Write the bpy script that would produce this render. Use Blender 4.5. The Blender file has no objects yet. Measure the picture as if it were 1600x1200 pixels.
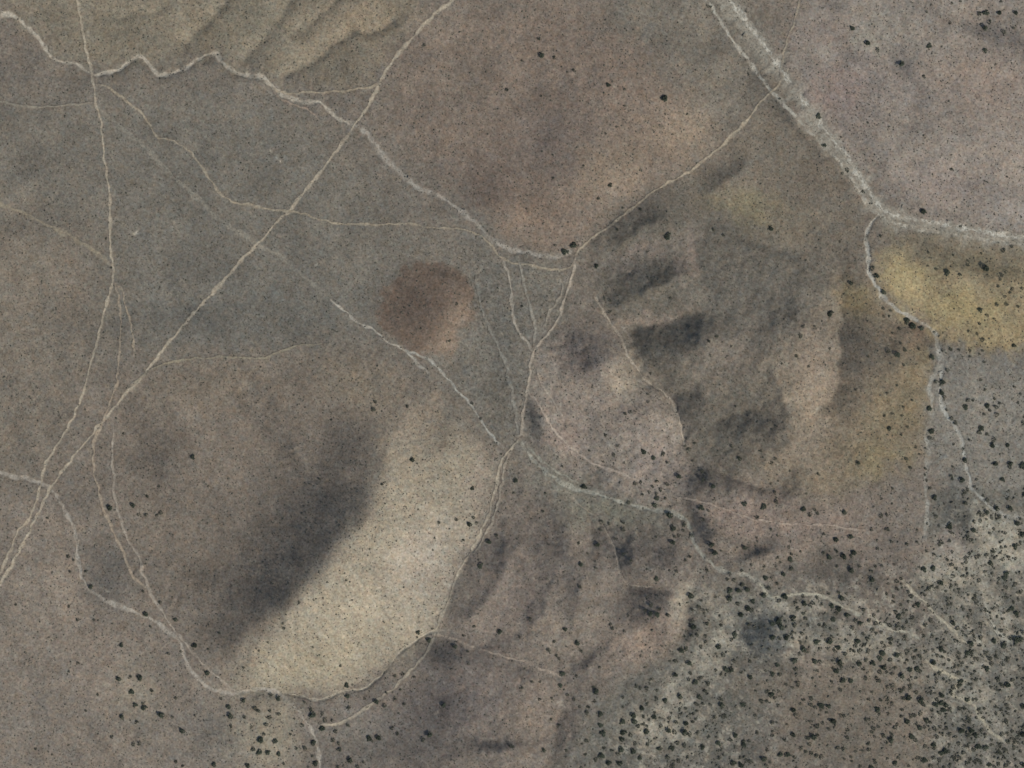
import bpy, math, random
import numpy as np
from mathutils import Vector

# ------------------------------------------------------------------ camera, sky, sun, exposure
S = 0.5                                   # metres per photograph pixel (photo 1600 x 1200 -> 800 x 600 m of ground)
SUN_EL = math.radians(40.0)
SUN_XY = (0.78, -0.626)                   # the sun stands in the south-east
scene = bpy.context.scene
CAM_H = 5000.0
cam_d = bpy.data.cameras.new('camera')
cam_d.sensor_width = 36.0
cam_d.lens = 36.0 * CAM_H / (1600 * S)
cam_d.clip_start = 100.0
cam_d.clip_end = 60000.0
cam = bpy.data.objects.new('camera', cam_d)
scene.collection.objects.link(cam)
cam.location = (0, 0, CAM_H)
scene.camera = cam

world = bpy.data.worlds.new('World')
scene.world = world
world.use_nodes = True
wn = world.node_tree
wn.nodes.clear()
wo = wn.nodes.new('ShaderNodeOutputWorld')
wb = wn.nodes.new('ShaderNodeBackground')
ws = wn.nodes.new('ShaderNodeTexSky')
ws.sky_type = 'NISHITA'
ws.sun_disc = False
ws.sun_elevation = SUN_EL
ws.sun_rotation = math.atan2(SUN_XY[0], SUN_XY[1])
ws.air_density = 1.0
ws.dust_density = 1.6
wb.inputs['Strength'].default_value = 0.085
wn.links.new(ws.outputs[0], wb.inputs[0])
wn.links.new(wb.outputs[0], wo.inputs[0])

sun_d = bpy.data.lights.new('sun', 'SUN')
sun_d.energy = 3.05
sun_d.angle = math.radians(0.53)
sun_d.color = (1.0, 0.955, 0.89)
sun = bpy.data.objects.new('sun', sun_d)
scene.collection.objects.link(sun)
ce = math.cos(SUN_EL)
to_sun = Vector((SUN_XY[0] * ce, SUN_XY[1] * ce, math.sin(SUN_EL))).normalized()
sun.rotation_euler = to_sun.to_track_quat('Z', 'Y').to_euler()
sun.location = to_sun * 3000

scene.view_settings.view_transform = 'Standard'
scene.view_settings.look = 'None'
scene.view_settings.gamma = 1.0
scene.view_settings.exposure = 0.0
scene.view_settings.use_curve_mapping = False
scene.cycles.filter_width = 1.55
scene.cycles.max_bounces = 4

# ------------------------------------------------------------------ helpers
RNG = np.random.default_rng(11)
random.seed(11)
STEP = 2.0                                # survey grid, in photo pixels (= 1 m)
PX0, PX1, PY0, PY1 = -140.0, 1740.0, -140.0, 1340.0
gx = np.arange(PX0, PX1 + .1, STEP)
gy = np.arange(PY0, PY1 + .1, STEP)
W, H = len(gx), len(gy)
X, Y = np.meshgrid(gx, gy)

def wx(px): return (px - 800.0) * S
def wy(py): return (600.0 - py) * S

def fnoise(lo, hi, beta=1.0, seed=0, aniso=None):
    """band-limited noise, unit variance; lo/hi are wavelengths in photo pixels"""
    r = np.random.default_rng(seed)
    F = np.fft.rfft2(r.standard_normal((H, W)))
    ky = np.fft.fftfreq(H, STEP)[:, None]
    kx = np.fft.rfftfreq(W, STEP)[None, :]
    if aniso:
        a, st = math.radians(aniso[0]), aniso[1]
        ku = kx * math.cos(a) + ky * math.sin(a)
        kv = -kx * math.sin(a) + ky * math.cos(a)
        k = np.sqrt((ku * st) ** 2 + kv ** 2) + 1e-9
    else:
        k = np.sqrt(kx ** 2 + ky ** 2) + 1e-9
    A = k ** (-beta) * np.exp(-(k * lo) ** 2 * .35) * (1 - np.exp(-(k * hi) ** 2))
    n = np.fft.irfft2(F * A, s=(H, W))
    return n / n.std()

WARPX = fnoise(12, 110, 1.3, 1) * 7.0
WARPY = fnoise(12, 110, 1.3, 2) * 7.0
XW, YW = X + WARPX, Y + WARPY

def sstep(a, b, x):
    t = np.clip((x - a) / (b - a), 0, 1)
    return t * t * (3 - 2 * t)

def window(pts, pad):
    p = np.asarray(pts, float)
    i0 = int(max(0, (p[:, 0].min() - pad - PX0) // STEP)); i1 = int(min(W, (p[:, 0].max() + pad - PX0) // STEP + 2))
    j0 = int(max(0, (p[:, 1].min() - pad - PY0) // STEP)); j1 = int(min(H, (p[:, 1].max() + pad - PY0) // STEP + 2))
    return slice(j0, j1), slice(i0, i1)

def poly_dist(pts, pad, warp=True):
    """distance, signed side (+ = to the right of travel on the picture), 0..1 position along"""
    p = np.asarray(pts, float)
    w = window(p, pad)
    xs, ys = (XW[w], YW[w]) if warp else (X[w], Y[w])
    L = np.hypot(*np.diff(p, axis=0).T); tot = L.sum(); acc = np.concatenate([[0], np.cumsum(L)])
    best = np.full(xs.shape, 1e9); side = np.zeros(xs.shape); along = np.zeros(xs.shape)
    for i in range(len(p) - 1):
        dx, dy = p[i + 1] - p[i]
        l2 = dx * dx + dy * dy + 1e-9
        t = np.clip(((xs - p[i, 0]) * dx + (ys - p[i, 1]) * dy) / l2, 0, 1)
        ex, ey = xs - p[i, 0] - t * dx, ys - p[i, 1] - t * dy
        d = np.hypot(ex, ey)
        m = d < best
        best[m] = d[m]
        side[m] = np.sign(dx * ey - dy * ex)[m]
        along[m] = ((acc[i] + t * L[i]) / tot)[m]
    return w, best, side, along

def poly_mask(pts, soft, warp=True):
    p = list(pts) + [pts[0]]
    w, d, _, _ = poly_dist(p, soft * 3, warp)
    xs, ys = (XW[w], YW[w]) if warp else (X[w], Y[w])
    ins = np.zeros(xs.shape, bool)
    for (x0, y0), (x1, y1) in zip(p[:-1], p[1:]):
        if y0 == y1: continue
        c = ((y0 > ys) != (y1 > ys)) & (xs < (x1 - x0) * (ys - y0) / (y1 - y0) + x0)
        ins ^= c
    sd = np.where(ins, d, -d)
    return w, sstep(-soft, soft, sd)

def blob_mask(cx, cy, rx, ry, ang=0, p=2.0):
    R = max(rx, ry) * 2.6
    w = window([(cx, cy)], R)
    a = math.radians(ang)
    dx, dy = XW[w] - cx, YW[w] - cy
    u = (dx * math.cos(a) + dy * math.sin(a)) / rx
    v = (-dx * math.sin(a) + dy * math.cos(a)) / ry
    return w, np.exp(-(u * u + v * v) ** (p / 2) * .9)

def lin(c):
    c = np.asarray(c, float) / 255.0
    return np.where(c <= .04045, c / 12.92, ((c + .055) / 1.055) ** 2.4)

FLAT = 0.775                               # light that level ground returns per unit of albedo
def alb(c): return lin(c) / FLAT * np.array((.986, 1.0, .968))

# ------------------------------------------------------------------ soil colours (survey of the bare ground, with sunlight painted on some slopes)
soil = np.empty((H, W, 3)); soil[:] = alb((112, 103, 93))

def paint(wm, c, k=1.0):
    w, m = wm
    a = (m * k)[..., None]
    soil[w] = soil[w] * (1 - a) + alb(c) * a

P = paint; B = blob_mask; PM = poly_mask
def PM(pts, soft, warp=True): return poly_mask(pts, soft * (1.7 if soft > 7 else 1.3), warp)
# western plain, greyer scrub soil
P(PM([(-140,150),(100,140),(260,130),(420,140),(520,210),(640,310),(760,400),(800,470),(830,600),(760,640),(640,560),(420,545),(230,560),(-140,560)], 45), (110,104,94), .9)
P(PM([(180,180),(420,150),(560,300),(600,400),(560,500),(250,545),(180,420)], 40), (107,102,93), .8)
P(PM([(200,470),(420,440),(560,470),(600,530),(420,545),(260,540)], 18), (101,98,91), .6)
# north-west slopes, tan
P(PM([(-140,-140),(700,-140),(640,60),(560,130),(420,125),(330,80),(240,105),(150,105),(80,80),(20,10),(-140,10)], 16), (121,112,96), .9)
P(B(560,25,60,40,-35), (133,118,98), .6); P(B(330,50,60,26,-35), (122,111,92), .5)
P(B(400,30,50,30,-40), (109,104,91), .6); P(B(190,40,60,25,-30), (116,108,92), .5)
# west edge, browner
P(PM([(-140,300),(60,330),(175,430),(160,500),(60,760),(-140,800)], 30), (115,106,94), .8)
P(B(110,440,18,60,8), (125,112,98), .5); P(B(25,430,20,70,-10), (122,110,96), .5)
# north hill, brown
P(PM([(630,70),(720,20),(860,0),(1000,60),(1080,150),(1115,215),(1050,275),(960,335),(890,395),(800,375),(720,300),(620,190)], 32), (123,108,95), .95)
P(B(870,215,75,70,-50), (104,94,88), .65); P(B(760,290,45,40,20), (104,92,84), .5)
P(B(850,130,110,60,20), (116,103,92), .5); P(B(720,120,70,70), (113,103,92), .5)
P(B(830,340,50,40,30), (120,102,87), .6); P(B(960,260,70,45,-30), (131,116,98), .6)
P(B(1075,205,40,45,-20), (136,120,102), .8)  # sunlit flank: its brightness is put into the soil colour
P(PM([(900,-140),(1110,-140),(1220,110),(1180,170),(1110,215),(1060,120),(960,30)], 22), (112,105,94), .8)
# hollow east of the north hill
P(PM([(1220,130),(1350,290),(1360,400),(1300,420),(1120,330),(1060,290),(1140,215)], 22), (113,104,91), .8)
P(B(1160,325,55,20,10), (130,119,86), .8); P(B(1290,270,45,35), (112,101,88), .6)
# north-east, pinkish
P(PM([(1225,90),(1300,-140),(1740,-140),(1740,365),(1480,345),(1400,320),(1350,270),(1280,180)], 16), (131,121,111), .95)
P(B(1300,60,50,40), (125,112,104), .6); P(B(1310,150,40,40), (136,117,110), .6); P(B(1540,130,70,50), (142,124,111), .6)
P(B(1380,40,55,30,15), (138,130,118), .7); P(B(1280,85,25,10), (150,142,130), .6); P(B(1560,240,70,60), (140,128,117), .7)
P(B(1350,65,25,12,35), (152,145,130), .6); P(B(1400,130,70,40,10), (122,113,107), .5); P(B(1500,110,30,14), (150,132,116), .5)
P(B(1590,335,35,25), (150,142,134), .6); P(B(1470,290,60,30), (133,120,113), .5)
# central valley, grey green
P(PM([(700,300),(790,385),(890,405),(895,440),(850,540),(830,640),(815,720),(780,700),(700,580),(720,540),(745,450)], 18), (108,103,94), .85)
P(B(800,560,40,90,5), (103,99,91), .5); P(B(850,450,30,40), (110,104,93), .5)
P(PM([(600,550),(700,560),(800,690),(770,700),(690,640)], 12), (104,100,92), .7)
# small dark brown knoll
P(PM([(598,470),(612,425),(655,408),(700,422),(738,440),(738,490),(722,530),(706,557),(670,555),(635,540),(605,510)], 4), (106,91,79), .95)
P(B(655,475,50,52), (99,85,75), .6)
P(PM([(735,450),(738,500),(722,532),(704,557),(668,553),(690,530),(705,500)], 12), (119,104,90), .8)  # sunlit south-east rim, lightened here in the colour as well
P(B(700,535,16,18), (132,117,102), .4)
# great western hill
P(PM([(190,620),(250,575),(420,560),(560,545),(660,580),(730,660),(780,720),(745,830),(700,930),(650,1010),(530,1085),(380,1075),(280,960),(210,860),(175,760)], 26), (113,103,92), .9)
P(B(330,600,110,35,-6), (118,107,93), .7); P(B(560,600,60,40,25), (121,110,94), .7)
P(PM([(606,700),(650,650),(700,650),(735,690),(775,735),(752,830),(716,890),(692,960),(660,1000),(605,1045),(545,1078),(470,1084),(385,1070),(378,1042),(440,965),(520,885),(585,795)], 20), (138,129,112), .9)  # bright face: pale soil, with part of its sunlight painted in, rows below too
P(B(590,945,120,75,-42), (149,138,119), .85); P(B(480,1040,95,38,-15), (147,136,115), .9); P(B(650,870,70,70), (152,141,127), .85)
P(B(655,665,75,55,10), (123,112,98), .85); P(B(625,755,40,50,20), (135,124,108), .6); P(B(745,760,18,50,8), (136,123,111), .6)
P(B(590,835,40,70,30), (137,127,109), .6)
# south-west lowland
P(PM([(-140,800),(60,780),(120,850),(140,930),(300,1020),(360,1090),(480,1120),(480,1340),(-140,1340)], 26), (121,111,100), .9)
P(B(110,905,28,75,-8), (138,124,109), .7); P(B(130,1000,60,50), (128,116,103), .5); P(B(60,1130,80,60), (114,106,97), .5)
P(B(160,1050,40,60), (129,116,104), .5); P(B(415,1150,55,45,20), (152,142,121), .8); P(B(210,1090,32,45), (136,127,110), .7)
P(B(330,1150,70,45), (112,107,99), .5); P(B(165,890,28,45), (107,102,95), .6); P(B(195,1130,40,40), (122,112,101), .5)
# south-centre, mauve
P(PM([(480,1110),(640,1060),(690,990),(720,890),(770,800),(830,720),(900,770),(1060,810),(1090,880),(1060,1030),(960,1100),(900,1220),(480,1340)], 22), (111,102,93), .9)
P(B(640,1120,90,60), (108,100,94), .7); P(B(740,1080,80,60), (106,97,93), .6); P(B(835,1120,45,60,15), (123,110,98), .7)
P(B(610,1090,40,14,-40), (134,122,110), .4); P(B(560,1150,60,35), (112,108,100), .6); P(B(800,940,60,80), (118,106,98), .5)
P(B(1010,1010,50,40,-30), (135,117,103), .7); P(B(860,1000,60,35,-20), (128,117,104), .6)
# pink badland of the centre
P(PM([(845,560),(900,520),(980,570),(1050,620),(1070,690),(1055,790),(960,775),(860,730),(825,650)], 18), (128,118,107), .95)
P(B(985,590,28,35), (147,134,116), .7); P(B(905,555,42,48), (110,99,92), .7); P(B(880,680,40,30,40), (139,122,111), .6)
P(B(1020,720,40,40), (138,125,116), .7); P(B(960,700,45,25), (122,114,104), .6); P(B(1040,660,18,35), (142,129,115), .6)
P(B(840,665,14,35), (104,102,95), .7); P(B(880,750,50,22,25), (112,110,99), .8); P(B(1000,650,40,25), (124,112,102), .5)
P(B(960,800,80,22,8), (110,110,97), .7); P(B(940,640,45,30), (132,119,108), .4)
# eastern hills
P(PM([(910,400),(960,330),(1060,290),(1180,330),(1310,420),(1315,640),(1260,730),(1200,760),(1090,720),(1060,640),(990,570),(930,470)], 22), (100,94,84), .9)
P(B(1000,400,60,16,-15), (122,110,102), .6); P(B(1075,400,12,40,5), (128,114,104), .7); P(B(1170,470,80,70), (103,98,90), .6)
P(B(1250,600,60,70), (128,116,100), .8); P(B(1280,650,35,60,15), (136,121,103), .8); P(B(1270,560,30,60,5), (134,119,104), .6)  # slope facing the sun, its lit tone painted into the ground
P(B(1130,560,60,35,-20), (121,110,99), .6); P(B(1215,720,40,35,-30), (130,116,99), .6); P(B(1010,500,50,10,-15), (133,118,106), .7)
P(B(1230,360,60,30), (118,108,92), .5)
# ochre slope and the brown flank beside it
P(PM([(1372,395),(1450,395),(1740,420),(1740,546),(1480,545),(1462,512),(1400,478),(1372,440)], 11), (135,121,95), .95)
P(B(1415,430,38,30,30), (148,133,96), .85); P(B(1510,490,80,28,10), (142,128,91), .85); P(B(1560,520,60,24), (141,125,93), .7); P(B(1500,415,50,16,10), (118,109,88), .6)
P(PM([(1385,350),(1740,385),(1740,440),(1560,420),(1440,400),(1385,400)], 9), (122,112,90), .5)
P(PM([(1320,430),(1360,430),(1400,490),(1460,520),(1465,560),(1450,640),(1445,720),(1380,760),(1280,790),(1230,760),(1290,690),(1312,600)], 16), (117,105,88), .9)
P(B(1340,470,26,26), (138,122,88), .8); P(B(1440,580,30,40), (131,115,86), .8); P(B(1405,650,46,46), (128,114,87), .75)
P(B(1375,720,40,30), (131,117,84), .8); P(B(1430,520,26,20), (128,108,90), .6); P(B(1340,560,26,60,5), (107,99,89), .6)
# grey gravelly ground, far east
P(PM([(1466,549),(1740,549),(1740,780),(1530,780),(1470,760),(1446,740),(1448,620)], 10), (119,114,105), .95)
P(B(1490,580,40,26), (117,113,105), .6); P(B(1555,660,26,40,10), (140,132,119), .5)
# south-east slope
P(PM([(1090,780),(1200,770),(1290,790),(1440,750),(1446,900),(1400,950),(1280,900),(1200,850),(1120,830)], 20), (121,109,98), .9)
P(B(1150,805,50,26,10), (133,117,106), .7); P(B(1250,815,90,16,3), (137,120,108), .6); P(B(1400,800,45,80), (115,108,99), .6); P(B(1130,860,40,30), (128,115,102), .6)
P(PM([(1446,760),(1740,780),(1740,1340),(1446,1340)], 5), (103,100,92), .9)
P(PM([(900,1110),(1060,1000),(1120,900),(1200,920),(1446,920),(1446,1340),(860,1340)], 20), (100,97,89), .9)
for a in [(1545,815,26,22),(1565,860,36,22),(1490,880,35,25),(1590,840,22,26)]:
    P(B(*a), (157,150,133), .7)
for a in [(1060,1080,22,55,20),(1030,1145,40,22,0),(1340,945,55,13,25),(1225,950,26,16,0),(1120,1010,20,40,10),(1255,1000,40,16,20),(1500,985,60,9,40),(1560,960,40,9,45),(1350,1005,50,20,20),
          (1500,1080,40,18,15),(1530,1115,30,16,50),(1470,1030,26,18,0),(1430,1060,16,20,0),(1580,990,30,22,0),(1500,900,40,22,0),(1080,930,20,26,0)]:
    P(B(*a), (156,148,131), .65)
P(PM([(1225,870),(1290,855),(1350,880),(1440,935),(1445,965),(1330,930),(1235,915)], 12), (104,96,87), .9); P(B(1290,1110,90,50,-20), (122,109,96), .6); P(B(1335,1060,45,30), (118,108,95), .6); P(B(1480,860,26,24), (137,123,114), .6)
P(B(1195,990,34,40), (96,97,94), .8); P(B(1480,1110,80,50), (106,105,97), .5); P(B(1400,1140,50,60), (129,114,99), .6); P(B(1520,1050,80,60), (117,113,103), .4)
P(B(1230,1170,60,40), (108,102,96), .5); P(B(1360,960,60,20,10), (120,107,97), .5); P(B(1270,1050,40,30), (127,112,99), .6)
# ant mounds and bare discs
for (x, y, r) in [(212,365,4.5),(427,244,3.5),(486,405,4),(1286,218,3),(958,128,3),(1288,645,4),(690,1115,4),(872,1105,5),(160,917,4)]:
    P(B(x, y, r, r), (160,151,136), .8)
# clay showing through between the shrubs of the south-east, and damp darker ground
w_, m_ = poly_mask([(1000,1090),(1120,930),(1240,900),(1440,880),(1470,800),(1530,780),(1740,790),(1740,1340),(900,1340),(940,1150)], 40)
ng = fnoise(7, 34, .8, 41)[w_]; nb = fnoise(26, 90, .9, 42)[w_]
cl = (m_ * sstep(.7, 1.8, ng + .9 * nb) * .42)[..., None]
soil[w_] = soil[w_] * (1 - cl) + alb((160,152,136)) * cl
dk = (m_ * sstep(.3, 1.6, -ng * .6 - nb) * .5)[..., None]
soil[w_] = soil[w_] * (1 - dk) + alb((86,86,80)) * dk
P(PM([(1150,1060),(1300,1040),(1440,1040),(1444,1230),(1180,1230),(1220,1130)], 26), (108,99,88), .75)
# mottled scrub of the valley floor and of the ochre slope
for pts, k, sd in (([(720,400),(800,385),(900,410),(870,520),(835,640),(815,760),(900,800),(780,760),(720,600)], .085, 44), ([(1372,395),(1740,420),(1740,560),(1480,545),(1372,440)], .06, 45)):
    w_, m_ = poly_mask(pts, 24); soil[w_] *= (1 + m_ * fnoise(6, 20, .5, sd)[w_] * k)[..., None]
# patchy stone pavement on the eastern and central slopes
w_, m_ = poly_mask([(830,560),(930,340),(1320,420),(1450,560),(1440,900),(1100,1000),(900,1200),(700,1100),(800,720)], 50)
ng = fnoise(7, 26, .7, 43)[w_]
soil[w_] *= (1 + m_ * ng * .05)[..., None]
# mottling of the soils
for (lo, hi, k, sd) in [(40, 160, .035, 21), (14, 60, .022, 22), (4.5, 14, .05, 23)]:
    soil *= (1 + fnoise(lo, hi, .9, sd) * k)[..., None]
hue = fnoise(8, 60, .8, 24) * .022
soil[..., 0] *= 1 + hue; soil[..., 2] *= 1 - hue
lum_ = soil.mean(2, keepdims=True)
soil = soil * .84 + lum_ * np.array((1.10, 1.0, .88)) * .16
hue2 = fnoise(5, 25, .5, 25) * .014
soil[..., 1] *= 1 + hue2

# ------------------------------------------------------------------ relief: slope towards the sun, integrated to heights
g = np.zeros((H, W))
XW, YW = X + WARPX * .3, Y + WARPY * .3                     # landforms keep their surveyed lines
def blur(a, s):
    ky = np.fft.fftfreq(H, STEP)[:, None]; kx = np.fft.rfftfreq(W, STEP)[None, :]
    return np.fft.irfft2(np.fft.rfft2(a) * np.exp(-2 * (math.pi * s) ** 2 * (kx ** 2 + ky ** 2)), s=(H, W))
GAIN = 1.3
def GB(cx, cy, rx, ry, ang, amp, p=2.0):
    w, m = blob_mask(cx, cy, rx, ry, ang, p); g[w] += m * amp * GAIN
def GP(pts, soft, amp):
    w, m = poly_mask(pts, soft); g[w] += m * amp
def GE(pts, al, wl, ar, wr, taper=.12, pw=1.3):
    """crest or valley line: al/wl on the left of travel, ar/wr on the right (seen on the map)"""
    w, d, s, t = poly_dist(pts, max(wl, wr) * 3)
    tp = sstep(0, taper, t) * sstep(0, taper, 1 - t)
    m = np.where(s > 0, ar * np.exp(-(d / wr) ** pw), al * np.exp(-(d / wl) ** pw))
    g[w] += m * tp * 1.2
# great hill: crest from its top down to the south-west
GE([(600,650),(598,690),(602,735),(590,772),(570,806),(540,850),(500,900),(460,938),(415,968),(378,1000),(350,1045)], .20, 130, -.19, 105, .1, 2.0)
GB(500,812,120,54,-54,-.13,2.2); GB(420,905,80,60,-45,-.10,2.0); GB(430,835,150,85,-54,-.10)
g = blur(g, 10.5)
GB(630,900,90,150,35,.06); GB(690,690,12,30,30,-.12); GB(650,650,14,34,30,.10); GB(735,690,14,30,-20,.06)
GB(240,715,42,38,0,-.13); GB(300,640,60,35,-20,.05); GB(350,700,60,40,-50,.05)
for (x, y) in [(275,655),(345,672),(425,690),(412,610),(488,638),(310,600),(460,720)]:
    GB(x, y, 9 + (x % 7), 30 + (y % 17), -27 - (x % 11), -.07); GB(x - 18, y + 4, 9, 36, -30, .05)
for (x, y) in [(425,985),(405,1000),(442,972),(390,1020)]:
    GB(x, y, 3.5, 20, 25, -.2); GB(x + 8, y, 3.5, 20, 25, .14)
# foot of the great hill
GE([(690,965),(712,905),(735,868),(760,822)], .05, 20, -.25, 22)
GE([(540,1080),(585,1062),(620,1020),(680,985)], .04, 14, -.22, 18)
GE([(380,1078),(430,1082),(480,1090),(530,1084)], .02, 14, -.20, 16)
# small knoll
GB(640,470,40,44,0,-.13); GB(712,500,18,46,20,.17); GB(690,540,28,14,-15,.13); GB(700,432,34,8,22,-.12)
# north hill
GB(860,220,100,75,-50,-.10); GB(1075,200,46,56,-25,.16); GB(950,280,80,44,-30,.12); GB(750,290,60,55,0,-.09); GB(700,200,40,90,25,-.06); GB(900,60,80,30,20,-.05); GB(1015,60,50,20,45,-.07); GB(660,140,16,60,20,-.05)
GB(690,60,24,60,35,.04); GB(800,170,40,60,0,.03); GB(830,350,50,26,20,.05)
GE([(905,388),(945,352),(1000,310),(1060,275)], .08, 12, -.16, 24)
GAIN = 1.75
# eastern hills
GE([(1050,338),(1020,350),(985,368),(950,388)], .10, 24, -.24, 30, .25, 1.7); GE([(1090,418),(1050,440),(1010,460),(960,480),(930,486)], .16, 26, -.30, 40, .25, 1.8); GB(1000,425,60,30,-15,-.06); GB(1012,394,46,10,-10,.06)
GE([(1078,350),(1084,400),(1096,432),(1106,488)], -.08, 34, .10, 24, .25)
GE([(975,526),(986,521),(1000,513),(1030,503),(1060,497),(1112,486)], .18, 18, -.27, 36, .2)
GP([(988,524),(1032,508),(1080,496),(1128,492),(1100,524),(1076,560),(1040,592),(1016,576),(992,548)], 22, -.17)
GB(998,542,14,20,10,-.12); GB(1082,527,28,14,-42,-.16); GB(1125,545,40,22,-20,.06); GB(1100,570,30,16,-40,.08)
GB(1224,496,55,20,-48,-.14); GB(1180,420,60,34,0,-.05); GE([(1180,246),(1150,272),(1120,296),(1085,310)], .10, 26, -.26, 30, .25, 1.7)
GE([(1318,410),(1315,470),(1314,500),(1311,548),(1305,605),(1290,660)], -.24, 34, .13, 48, .2)
GB(1340,545,30,50,0,-.10); GB(1392,552,12,26,10,-.16); GB(1360,640,30,40,10,.04)
GE([(1044,623),(1056,617),(1072,610),(1104,602)], .06, 12, -.30, 22, .25)
GP([(1052,620),(1096,608),(1100,632),(1088,652),(1064,656)], 16, -.13)
GE([(1090,668),(1110,662),(1130,656),(1160,646),(1200,632)], .10, 16, -.22, 32, .25)
GP([(1120,664),(1168,648),(1216,620),(1228,640),(1228,684),(1212,704),(1160,716),(1120,696)], 26, -.14)
GE([(1212,590),(1221,620),(1228,650),(1230,690),(1220,715)], .10, 28, -.16, 26, .25)
GB(1207,588,7,14,0,-.16); GB(1205,665,14,20,0,-.12)
GE([(1030,604),(1044,622),(1056,640),(1068,672),(1070,692)], -.22, 10, .18, 16, .1)
GE([(1136,738),(1150,750),(1168,760),(1192,764),(1220,760),(1232,744),(1254,722)], .15, 26, -.30, 14, .1)
GB(1084,748,28,20,-15,-.26); GB(1098,736,10,12,0,-.18); GB(1097,828,13,40,-27,-.32)
GE([(1084,352),(1120,352),(1150,365),(1180,378),(1212,392),(1260,406)], .05, 8, -.14, 10, .1)
GB(1260,620,24,70,8,.08)
# centre badland
GB(906,540,32,32,-20,-.18); GB(922,566,30,9,-30,-.14); GB(972,582,20,30,20,.18); GB(835,655,12,36,-5,-.24); GB(858,640,10,40,-35,.08); GB(905,605,30,20,20,.06)
GB(935,735,40,12,20,-.12); GB(990,640,26,20,0,-.08); GB(945,770,40,14,25,-.10); GB(890,712,30,12,35,.06); GB(1020,690,14,40,10,.08)
GAIN = 2.3
# south-centre ridges
GB(906,832,14,44,-5,.20); GE([(894,785),(918,812),(925,850),(914,878)], -.18, 14, .06, 14, .15); GB(864,832,28,40,0,-.12)
GB(1000,850,60,36,0,-.10); GB(976,868,14,18,0,-.20); GB(1040,866,24,18,0,-.12); GB(1012,912,26,5,2,.22)
GB(1008,952,40,28,-10,-.11); GE([(978,917),(1000,921),(1036,922),(1050,926)], .0, 8, -.22, 22, .1); GB(1010,985,40,14,-20,.10)
GB(1058,958,12,42,8,.24); GE([(1064,922),(1074,942),(1076,962),(1074,982),(1064,1004)], -.36, 11, .10, 12, .12)
GB(930,965,13,66,20,.08); GE([(922,875),(908,915),(902,950),(880,995)], .20, 32, -.22, 26, .35, 1.5); GE([(880,875),(862,920),(850,955),(815,1000)], .14, 26, -.20, 42, .35, 1.5); GE([(810,850),(782,900),(755,945),(705,1000)], .20, 38, -.20, 42, .3, 1.5)
GB(808,1000,50,12,-15,-.12); GB(692,1022,34,22,0,-.22); GB(680,1105,50,40,0,-.08); GB(760,1060,30,26,0,.08); GB(836,1116,24,62,18,.07); GB(772,1160,44,9,0,-.22); GB(882,1130,11,60,8,-.14)
GB(920,1032,28,7,-38,-.20); GB(1000,1022,46,26,-20,.07); GB(1182,992,26,36,10,-.12); GB(1198,974,20,24,0,-.05); GE([(1164,965),(1160,990),(1168,1018),(1185,1035)], -.18, 14, .08, 10, .15)
GE([(1150,878),(1180,866),(1210,846)], .06, 10, .0, 8); GB(1180,863,30,5,-26,-.26); GB(1200,872,26,6,-26,.12); GB(780,862,14,36,20,-.12); GB(820,1050,40,10,15,-.08)
GB(640,1160,60,40,0,-.10); GB(710,1085,40,40,0,-.05)
GAIN = 1.5
# north-west gullies
NWG = [(632,15),(620,28),(583,47),(550,52),(518,65),(504,84),(471,103),(448,121),(434,128)]
GE(NWG, -.38, 5, .06, 10, .08); GE(NWG, -.12, 34, .18, 28, .1)
GE([(470,-20),(440,20),(420,51),(401,75),(373,103)], -.30, 15, .18, 28, .12)
GE([(380,-30),(345,10),(327,28),(299,61),(271,79)], -.27, 14, .17, 24, .15)
GE([(280,8),(240,18),(215,21),(168,28)], -.24, 8, .12, 16, .15)
GE([(570,-60),(530,-5),(480,40),(440,72)], -.22, 16, .15, 24, .2)
GB(467,79,30,16,-40,.10); GB(550,26,34,20,-35,.08)
GE([(150,117),(190,107),(213,87),(250,118),(290,107),(338,84),(370,114),(412,121)], .05, 8, -.26, 7, .05)
GAIN = 1.7
# west slopes
rw = np.random.default_rng(5)
for (x, y) in [(30,440),(78,470),(112,430),(140,505),(20,560),(66,610),(98,545),(130,650),(40,680)]:
    k, an = rw.uniform(.5, 1.2), rw.uniform(-24, -4); l = rw.uniform(30, 60); ww = rw.uniform(8, 15)
    GB(x, y, ww, l, an, -.045 * k); GB(x + ww * 1.7, y + 6, ww, l, an, .035 * k)
for (x, y) in [(90,900),(190,1010),(225,1045),(60,980),(30,1060),(120,1120)]:
    k, an = rw.uniform(.6, 1.2), rw.uniform(-18, -4)
    GB(x, y, 15, 56, an, .05 * k); GB(x + 28, y + 6, 14, 50, an, -.045 * k)
GB(160,890,22,46,-10,-.12); GB(330,1140,46,30,0,-.08); GB(240,505,110,30,-4,-.07); GB(300,470,60,10,-8,.05)
GAIN = 1.6
# north-east
GB(1382,70,34,8,38,-.16); GB(1418,108,16,22,0,-.20); GB(1572,62,44,18,28,-.22); GB(1310,8,26,10,30,-.2); GB(1440,170,12,30,0,-.12); GB(1345,90,26,12,20,-.1)
GB(1525,45,30,10,15,-.10); GB(1340,170,50,10,-10,-.06); GB(1430,200,18,10,0,-.1); GB(1450,260,14,26,30,-.06)
GE([(1170,85),(1215,150),(1260,215),(1320,280),(1350,320)], .0, 8, -.18, 22, .15)
GE([(1240,95),(1300,180),(1350,250),(1390,310)], -.10, 22, .02, 8, .15)
# ochre slope
GB(1490,402,70,18,8,-.10); GB(1415,440,26,30,20,.12); GB(1560,425,50,14,5,-.14); GB(1520,495,60,20,10,.07); GB(1440,380,40,12,8,-.07)
GE([(1400,500),(1440,515),(1462,535),(1466,560)], .0, 8, -.22, 18)
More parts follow.
